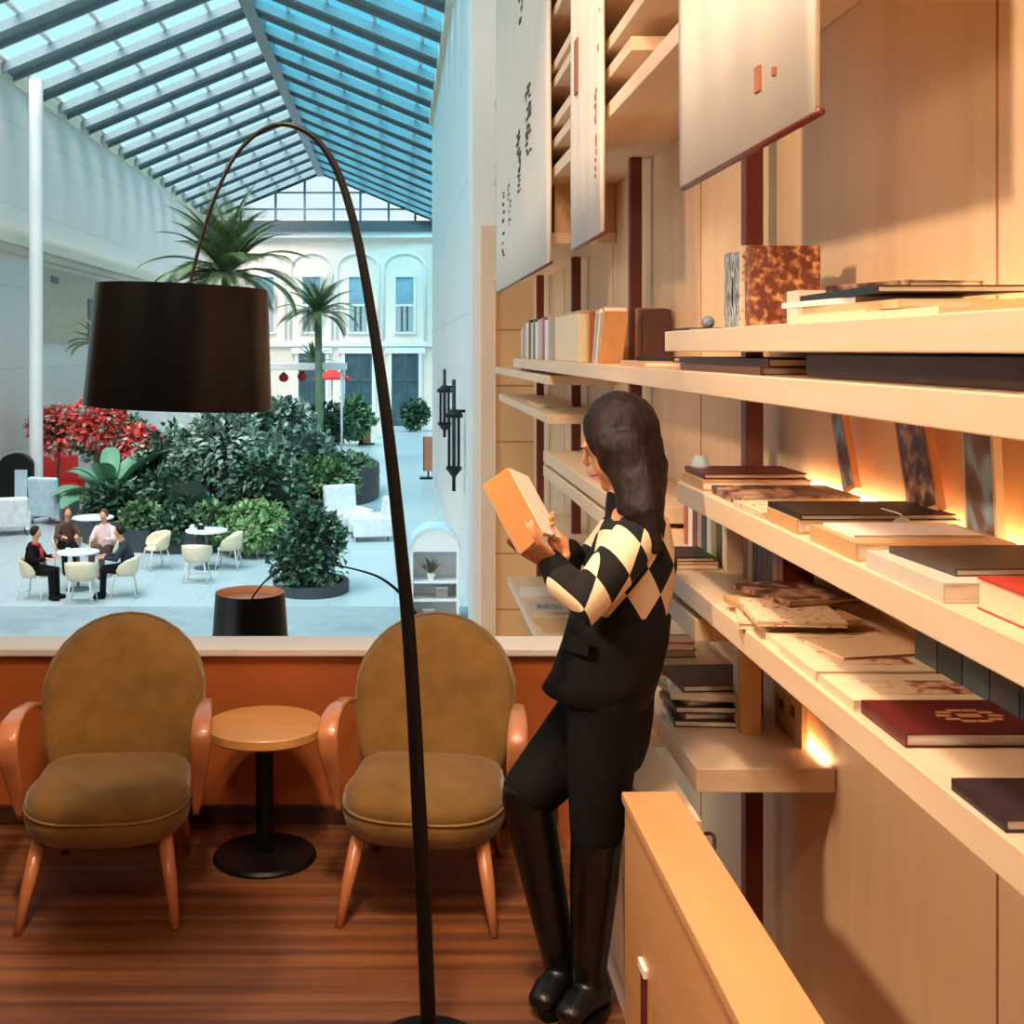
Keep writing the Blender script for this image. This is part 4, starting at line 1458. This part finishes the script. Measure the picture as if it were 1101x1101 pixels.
def frond(base_, azim, elev, L, droop, w, mat, n=26):
    mb = MB()
    az = V((math.cos(azim), math.sin(azim), 0))
    p = V(base_)
    e = elev
    pts = [p.copy()]
    for k in range(n):
        d_ = az * math.cos(e) + V((0, 0, math.sin(e)))
        p = p + d_ * L / n
        e -= droop / n * (1 + k / n)
        pts.append(p.copy())
    side = az.cross(V((0, 0, 1)))
    mb.tube(pts[::3] + [pts[-1]], [.022 * (1 - .8 * i / (n / 3 + 1)) for i in range(len(pts[::3]) + 1)], 5)
    for k in range(3, n + 1):
        tg = (pts[k] - pts[k - 1]).normalized()
        ll = w * math.sin(PI * min(.98, .12 + .86 * k / n)) ** .7
        for sg in (1, -1):
            for q in (0, .5):
                pp = pts[k - 1].lerp(pts[k], q)
                dr = side * sg * .85 + tg * .75 + V((0, 0, -.12))
                leaf(mb, pp, dr, V((0, 0, 1)), ll, ll * .055)
    return mb


def palm(label, crown, nf, L, seed, gz=GZ, tr=.17, dry=5):
    r = random.Random(seed)
    c = V(crown)
    t = thing('palm_tree', label, 'palm', (c.x, c.y, gz + .5))
    MB().tube([(c.x, c.y, gz + .4), (c.x + .05, c.y, gz + 2), (c.x, c.y, c.z + .05)], [tr * 1.2, tr, tr * .85], 14).build('trunk', TRUNK, t, True, world=True)
    for i in range(nf):
        az = i * 2.399 + r.uniform(-.2, .2)
        q = i / nf
        el = R(86 - 80 * q ** 1.25 + r.uniform(-8, 8))
        frond(c + V((0, 0, .02)), az, el, L * r.uniform(.85, 1.1), R(28 + 45 * q), L * .24, LEAFP).build('frond', LEAFP, t, world=True)
    for i in range(dry):
        az = PI + (i - dry / 2) * .45 + r.uniform(-.2, .2)
        tag(frond(c, az, R(5 - 6 * i + 22), L * 1.0, R(52), L * .16, LEAFY).build('frond', LEAFY, t, world=True), 'dry greyish frond')
    return t


palm('tall palm rising behind the hanging lamp shade, the largest palm', W(243, 298, 35), 38, 2.75, 5)
palm('smaller palm farther away, its green trunk before the far wall', W(342, 340, 48), 30, 1.95, 6, tr=.16, dry=3)
palm('short palm half hidden at the left rim of the hanging shade', W(104, 372, 36), 14, 1.1, 8, tr=.1, dry=2)

# banana plants
def bigleaf(p, d_, L, w, sag, n=10):
    d_ = d_.normalized()
    side = d_.cross(V((0, 0, 1))).normalized()
    rows = []
    q = V(p)
    e = d_.copy()
    for k in range(n + 1):
        f = k / n
        ww = w * math.sin(PI * (.06 + .93 * f)) ** .65
        up = side.cross(e).normalized()
        rows.append([q - side * ww + up * ww * .35, q - side * ww * .5 + up * ww * .12, q.copy(), q + side * ww * .5 + up * ww * .12, q + side * ww + up * ww * .35])
        q = q + e * L / n
        e = (e + V((0, 0, -sag / n))).normalized()
    return rows


t = thing('banana_plant', 'banana plant with broad blue green leaves behind the seated people', 'plant', G(120, 562))
bp = root_loc(t)
for i in range(3):
    MB().tube([bp + V((-.12 + .12 * i, 0, 0)), bp + V((-.1 + .12 * i, .05, .75))], [.07, .045], 10).build('stem', MATS['palm_trunk'], t, True, world=True)
r = random.Random(5)
for i in range(13):
    az = i * 2.4 + .5
    el = R(r.uniform(8, 70))
    st = bp + V((r.uniform(-.1, .1), r.uniform(-.1, .1), .6))
    d_ = V((math.cos(az) * math.cos(el), math.sin(az) * math.cos(el), math.sin(el)))
    en = st + d_ * r.uniform(.25, .5)
    mb = MB().tube([st, en], [.03, .02], 6)
    mb.rings(bigleaf(en, d_, r.uniform(1.1, 1.7), r.uniform(.26, .40), r.uniform(.5, 1.1)), False, False)
    mb.build('leaf', LEAFB, t, True, world=True)
t = thing('agave_plant', 'spiky agave plant on the white canopy beam below the smaller palm', 'plant', W(337, 390, 49.5))
ab = root_loc(t)
for i in range(16):
    az = i * 2.4
    el = R(20 + 60 * (i / 16))
    d_ = V((math.cos(az) * math.cos(el), math.sin(az) * math.cos(el), math.sin(el)))
    mb = MB().rings(bigleaf(ab, d_, .95, .09, .7, 6), False, False)
    mb.build('leaf', LEAFM, t, True, world=True)

# white canopy with red lanterns
t = thing('canopy', 'white flat canopy on thin posts under the smaller palm', 'canopy', W(330, 400, 49.5))
x0, x1 = W(283, 0, 49.5).x, W(372, 0, 49.5).x
box(x0, x1, 48.6, 50.6, .93, 1.2).build('slab', WHITEP, t, world=True, bevel=.02)
for x in (x0 + .15, x1 - .15):
    for y in (48.8, 50.4):
        MB().tube([(x, y, GZ + .6), (x, y, .93)], .05, 8).build('post', WHITEP, t, True, world=True)
for px, py, lab in ((305, 404, 'round red lantern under the canopy, nearest the hanging shade'), (325, 403, 'round red lantern under the middle of the canopy')):
    p = W(px, py + 2, 49.2)
    t = thing('paper_lantern', lab, 'lantern', p)
    MB().ball(p, .2, .2, .18).build('lantern_body', RED, t, True, world=True)
    MB().tube([p, V((p.x, p.y, .94))], .01, 6).build('string', BLACKM, t, world=True)
    MB().lathe(p, [(.08, .16), (.08, .21)], 12).build('cap', BLACKM, t, world=True)


def parasol(label, c, r_, h, mat):
    t = thing('parasol', label, 'parasol', (c.x, c.y, GZ))
    MB().tube([(c.x, c.y, GZ), (c.x, c.y, c.z)], .03, 8).build('pole', WHITEP, t, True, world=True)
    n = 8
    MB().rings([[V((c.x + q * math.cos(2 * PI * j / n), c.y + q * math.sin(2 * PI * j / n), z)) for j in range(n)] for q, z in ((r_ - .03, c.z - h - .1), (r_, c.z - h - .1), (r_, c.z - h), (.03, c.z), (.02, c.z - .03), (r_ - .03, c.z - h - .02))], False).build('canopy', mat, t, world=True)


parasol('red parasol half open beyond the canopy, before the first glass door', W(357, 396, 56), .85, .42, RED)
parasol('red parasol among the red blossoming trees', W(120, 440, 46), 1.1, .4, RED)

# red sofa, pale armchairs, white sofas
def lounge(name, label, cat, loc, rz, w, dp, h, mat, group=None):
    t = thing(name, label, cat, loc, rz, group)
    box(-w / 2 + .1, w / 2 - .1, -dp / 2, dp / 2 - .15, .22, .44).build('seat', mat, t, bevel=.05, seg=3)
    b_ = box(-w / 2 + .06, w / 2 - .06, dp / 2 - .2, dp / 2, .2, h)
    b_.rot((1, 0, 0), -.12, (0, dp / 2, .2)).build('backrest', mat, t, bevel=.06, seg=3)
    for sx in (-1, 1):
        box(*sorted((sx * w / 2, sx * (w / 2 - .14))), -dp / 2, dp / 2, .12, .6).build('armrest', mat, t, bevel=.05, seg=3)
    for sx in (-1, 1):
        for sy in (-1, 1):
            MB().tube([(sx * (w / 2 - .1), sy * (dp / 2 - .1), 0), (sx * (w / 2 - .1), sy * (dp / 2 - .1), .16)], .025, 8).build('leg', STEELD, t, True)
    return t


p = G(378, 577)
lounge('lounge_chair', 'white high-backed lounge chair facing the aisle, beside the dark planter', 'lounge chair', G(374, 572), R(30), 1.0, .95, 1.15, SOFAW, 'white lounge chairs by the planter')
lounge('lounge_chair', 'white lounge chair with its back to the aisle, facing the other one', 'lounge chair', G(398, 580), R(-80), .95, .95, 1.0, SOFAW, 'white lounge chairs by the planter')
lounge('lounge_chair', 'pale blue lounge chair between the column and the banana plant', 'lounge chair', G(58, 562), R(160), 1.0, .95, 1.25, SOFAB)
lounge('sofa', 'red sofa beyond the pale blue lounge chair', 'sofa', G(66, 536), R(25), 1.3, .9, 1.3, RED)
t = thing('armchair', 'white armchair at the far left edge by the column', 'armchair', (0, 0, 0))
bpy.data.objects.remove(t)
lounge('lounge_chair', 'white low lounge chair left of the column at the edge of the hall', 'lounge chair', G(12, 574), R(200), .9, .85, .95, SOFAW)


# chairs and tables of the atrium cafe
def make_shell_chair(label):
    t = thing('shell_chair', label, 'chair', group='pale shell chairs of the atrium cafe')
    n = 24
    rows = []
    for z, r_, cut in ((.44, .22, 1.0), (.50, .255, 1.0), (.60, .275, 1.0), (.70, .285, .8), (.79, .29, .45)):
        row = []
        for j in range(n + 1):
            a = R(-118 + 236 * j / n) * (cut ** .5 if z > .6 else 1)
            zz = z - (.0 if z < .6 else .06 * (abs(j - n / 2) / (n / 2)) ** 2)
            row.append(V((r_ * math.sin(a), r_ * math.cos(a) * .95, zz)))
        rows.append(row)
    o = MB().rings(rows, False, False).build('backrest', SHELLB, t, True)
    s_ = o.modifiers.new('thick', 'SOLIDIFY')
    s_.thickness = .022
    MB().loft([(.235 * math.cos(2 * PI * k / 24), .235 * math.sin(2 * PI * k / 24) - .01) for k in range(24)], [(.415, .9), (.42, 1), (.45, 1), (.46, .92)], lambda x, y_, h_: V((x, y_, h_))).build('seat', SHELLB, t, 'auto')
    for sx in (-1, 1):
        for sy in (-1, 1):
            MB().tube([(sx * .17, sy * .17, .42), (sx * .235, sy * .24, 0)], [.017, .012], 8).build('leg', LEGM, t, True)
    MB().tube([(-.215, -.215, .13), (.215, -.215, .13)], .008, 6).build('stretcher', LEGM, t, True)
    MB().tube([(-.215, .215, .13), (.215, .215, .13)], .008, 6).build('stretcher', LEGM, t, True)
    return t


def make_cafe_table(label, r_=.4):
    t = thing('cafe_table', label, 'table', group='white round tables of the atrium cafe')
    MB().lathe((0, 0, 0), [(.1, .70), (r_, .705), (r_, .735), (r_ - .01, .74), (.1, .74)], 32).build('table_top', TOPW, t, 'auto')
    MB().lathe((0, 0, 0), [(.04, .02), (.03, .1), (.03, .70)], 16).build('pole', STEELD, t, 'auto')
    MB().lathe((0, 0, 0), [(.24, 0), (.24, .015), (.05, .03)], 24).build('base', STEELD, t, 'auto')
    return t


tb0 = G(84, 634)
T1 = make_cafe_table('white round table shared by the four seated people')
T1.location = tb0
T2p, T3p, T4p = G(222, 611), G(103, 592), G(25, 600)
T2 = dup(T1, T2p, 0, 'empty white round table in front of the long planter wall', scale=1.1)
dup(T1, G(100, 596), 0, 'white round table behind the seated people, below the banana plant', scale=1.15)
C1 = make_shell_chair('empty shell chair with its back to the balcony, at the table of the seated people')
C1.location = G(88, 648)
C1.rotation_euler.z = R(183)
spots = [((38, 644), R(80), 'shell chair under the person in the dark jacket with red scarf'),
         ((133, 642), R(-80), 'shell chair under the person in the navy coat'),
         ((112, 618), R(-10), 'shell chair under the person in the pale pink top'),
         ((72, 614), R(25), 'shell chair on the far side of the busy table, facing the balcony'),
         ((168, 612), R(-55), 'empty shell chair between the two tables, facing the seated people'),
         ((212, 626), R(178), 'shell chair with its back to the balcony at the empty table'),
         ((246, 612), R(-95), 'shell chair right of the empty table, next to the planter wall'),
         ((262, 600), R(-60), 'shell chair tucked between the empty table and the planter wall')]
seat_at = {}
for i, ((px, py), a, lab) in enumerate(spots):
    # a = facing: 0 looks to the balcony, +90 looks towards the shelves' side
    dup(C1, G(px, py), a, lab)
    seat_at[i] = (G(px, py), a)


def sitter(label, i, top, legs, hair, hairlen=0, extra=None, lean=.0):
    loc, a = seat_at[i]
    t = thing('person', label, 'person', loc, a)
    hc = V((0, -.02 - lean, 1.22))
    b_ = MB()
    b_.limb([(0, .08, .55), (0, .06, .8), (0, .05 - lean * .7, .98)], [(.15, .11), (.14, .10), (.12, .08)], 16, up=(0, 1, 0))
    b_.limb([(0, .04 - lean * .8, 1.0), hc - V((0, 0, .06))], [.055, .05])
    b_.ball(hc, .078, .095, .11, 16, 12)
    b_.limb([hc + V((0, -.09, -.02)), hc + V((0, -.11, -.03))], [.012, .014], 8)
    for sx in (-1, 1):
        b_.limb([(sx * .17, .04 - lean * .6, .94), (sx * .23, -.08 - lean, .74), (sx * .13, -.30 - lean, .77)], [.05, .042, .03])
        hand(b_, V((sx * .13, -.30 - lean, .77)), V((-sx * .3, -1, .0)), V((0, 0, -1)), sx, .3)
        b_.limb([(sx * .09, .04, .55), (sx * .11, -.36, .53), (sx * .11, -.38, .1)], [.085, .06, .04])
        b_.limb([(sx * .11, -.37, .06), (sx * .12, -.50, .04)], [.042, .036])
    b_.skin('body', SKIN, t, .012, 3, world=False)
    c_ = MB()
    c_.limb([(0, .08, .56), (0, .06, .8), (0, .05 - lean * .7, .97)], [(.175, .135), (.175, .125), (.15, .10)], 16, up=(0, 1, 0))
    for sx in (-1, 1):
        c_.limb([(sx * .17, .04 - lean * .6, .94), (sx * .23, -.08 - lean, .74), (sx * .15, -.25 - lean, .765)], [.066, .058, .046])
    c_.skin('jacket', top, t, .016, 4, world=False)
    l_ = MB()
    for sx in (-1, 1):
        l_.limb([(sx * .09, .06, .54), (sx * .11, -.36, .53), (sx * .11, -.38, .12)], [.105, .078, .055])
        l_.limb([(sx * .11, -.36, .055), (sx * .12, -.51, .045)], [.05, .042])
    l_.skin('trousers', legs, t, .016, 4, world=False)
    h_ = MB()
    h_.ball(hc + V((0, .025, .03)), .095, .10, .108, 16, 12)
    if hairlen:
        h_.limb([hc + V((0, .06, 0)), hc + V((0, .09, -hairlen))], [(.085, .06), (.07, .04)], 12, up=(0, 1, 0))
    h_.skin('hair', hair, t, .012, 3, world=False)
    if extra:
        MB().tube([(-.08, .03, 1.02), (0, -.08, 1.0), (.08, .03, 1.02), (.04, -.10, .9), (.02, -.12, .75)], .035, 8).build('scarf', extra, t, True)
    return t


NAVY = plain('navy_cloth', (34, 40, 56), .85)
PINKC = plain('pink_cloth', (226, 192, 190), .85, var=.1)
BROWNC = plain('brown_cloth', (84, 56, 46), .85)
HB = hair_mat('brown_hair', (70, 42, 32), (110, 70, 52))
sitter('person in a dark jacket with a red scarf seated left of the busy table', 0, BLACKC, BLACKC, HAIRM, 0, RED)
sitter('person in a navy coat seated right of the busy table', 1, NAVY, BLACKC, HAIRM, 0, lean=.06)
sitter('person in a pale pink top seated on the far side of the busy table', 2, PINKC, BROWNC, HB, 0)
sitter('person in a brown coat with long hair seated beside the pale pink top', 3, BROWNC, BLACKC, HB, .22, lean=.05)

# things on the tables
for px, py, nm, lab in ((70, 596, 'cup', 'small white cup on the busy table, nearer the red scarf'), (98, 594, 'cup', 'small white cup on the busy table, nearer the navy coat')):
    p = tb0 + V(((px - 84) * .012, (594 - py) * .05, .74))
    t = thing(nm, lab, 'cup', p)
    MB().lathe((0, 0, 0), [(.025, 0), (.042, .06), (.042, .08), (.036, .08), (.03, .01)], 16).build('cup_body', WHITEP, t, 'auto')
    MB().tube([(.04, 0, .06), (.065, 0, .055), (.06, 0, .03), (.035, 0, .025)], .006, 6).build('handle', WHITEP, t, True)
p = T2p + V((-.12, 0, .814))
t = thing('napkin_box', 'small dark box standing on the empty white table', 'box', p)
box(-.07, .07, -.05, .05, 0, .1).build('case', BLACKM, t, bevel=.01)
box(-.03, .03, -.015, .015, .1, .13).build('napkins', PAPER, t)
p = T2p + V((-.3, .05, .814))
t = thing('cup', 'white cup on the edge of the empty white table', 'cup', p)
MB().lathe((0, 0, 0), [(.03, 0), (.05, .08), (.05, .1), (.044, .1), (.03, .01)], 16).build('cup_body', WHITEP, t, 'auto')
MB().tube([(-.045, 0, .07), (-.075, 0, .06), (-.065, 0, .035), (-.04, 0, .03)], .007, 6).build('handle', WHITEP, t, True)

# bar counters, totem, kiosk and display booth
t = thing('bar_counter', 'pale bar counter with a dark top beyond the planters', 'counter', G(385, 472))
bx, by = root_loc(t).x, root_loc(t).y
box(bx - 1.2, bx + 1.0, by, by + 1, GZ, GZ + .95).build('counter_body', CREAMP, t, world=True)
box(bx - 1.3, bx + 1.1, by - .1, by + 1.1, GZ + .95, GZ + 1.05).build('worktop', BLACKM, t, world=True)
t = thing('menu_stand', 'tan upright menu stand at the end of the bar counter', 'stand', G(396, 478))
q = root_loc(t)
box(q.x - .25, q.x + .12, q.y, q.y + .15, GZ + .06, GZ + 1.9).build('panel', TAN and colmat(TAN), t, world=True)
box(q.x - .45, q.x - .25, q.y, q.y + .3, GZ + .06, GZ + 1.85).build('side_panel', BLACKM, t, world=True)
box(q.x - .5, q.x + .3, q.y - .1, q.y + .35, GZ, GZ + .06).build('base', BLACKM, t, world=True)
t = thing('sign_totem', 'slim pinkish brown sign stand by the corner of the white wall', 'sign', G(459, 515))
q = root_loc(t)
box(q.x - .1, q.x + .2, q.y, q.y + .12, GZ + .28, GZ + 1.5).build('panel', ROSE, t, world=True)
box(q.x - .13, q.x - .1, q.y - .02, q.y + .14, GZ + .28, GZ + 1.5).build('frame', BLACKM, t, world=True)
MB().tube([(q.x + .05, q.y + .06, GZ + .05), (q.x + .05, q.y + .06, GZ + .3)], .03, 8).build('stem', BLACKM, t, world=True)
box(q.x - .25, q.x + .3, q.y - .15, q.y + .3, GZ, GZ + .06).build('base', BLACKM, t, world=True)
q = G(16, 556)
t = thing('display_stand', 'dark arched display stand with a pale blue panel by the column', 'display stand', q)
ol = [(-.45, 0), (.45, 0), (.45, 1.4)] + [(.45 * math.cos(PI * k / 12), 1.4 + .35 * math.sin(PI * k / 12)) for k in range(1, 12)] + [(-.45, 1.4)]
MB().rings([[V((x, 0, z)) for x, z in ol], [V((x, .3, z)) for x, z in ol]]).build('body', BLACKM, t)
box(-.0, .34, -.02, 0, .55, 1.3).build('panel', SOFAB, t)
q = G(467, 670)
t = thing('display_booth', 'white display booth with a pale blue domed top against the white wall', 'booth', q)
w = .40
MB().box(-w, -w + .04, -.3, .3, 0, 1.25).build('side_panel', WHITEP, t)
MB().box(w - .04, w, -.3, .3, 0, 1.25).build('side_panel', WHITEP, t)
box(-w, w, .27, .3, 0, 1.25).build('back_panel', WHITEP, t)
for z in (.06, .42, .72):
    box(-w + .04, w - .04, -.28, .27, z, z + .03).build('shelf', WHITEP, t)
n = 20
MB().rings([[V((w * 1.08 * math.cos(PI * j / n), y_, 1.25 + .42 * math.sin(PI * j / n))) for j in range(n + 1)] for y_ in (-.34, .34)], False, False).build('domed_top', SOFAB, t, True)
MB().add([V((0, -.30, 1.25))] + [V((w * 1.04 * math.cos(PI * j / n), -.30, 1.25 + .36 * math.sin(PI * j / n))) for j in range(n + 1)], [(0, j + 1, j + 2) for j in range(n)]).build('gable_panel', WHITEP, t)
for z, xx in ((.45, .12), (.09, -.1)):
    bx_ = thing('box', 'grey box on the %s shelf of the white display booth' % ('middle' if z > .2 else 'bottom'), 'box', q + V((xx, -.05, z)))
    box(-.1, .1, -.1, .1, 0, .16).build('case', colmat(GREY), bx_, bevel=.005)
    box(-.102, .102, -.102, .102, .16, .18).build('lid', colmat((226, 224, 220)), bx_, bevel=.003)
pt = thing('potted_flower', 'small dark flower in a white pot on the top shelf of the display booth', 'plant', q + V((-.06, -.1, .75)))
MB().lathe((0, 0, 0), [(.05, 0), (.075, .12), (.065, .12), (.05, .1)], 16).build('pot', WHITEP, pt, 'auto')
mb = MB()
r = random.Random(9)
for k in range(46):
    leaf(mb, V((r.uniform(-.03, .03), r.uniform(-.03, .03), .12)), V((r.uniform(-1, 1), r.uniform(-1, 1), r.uniform(.6, 2))), rv(r), r.uniform(.14, .3), .02)
mb.build('foliage', leafmat('booth_plant', (48, 54, 40), (150, 130, 90)), pt)
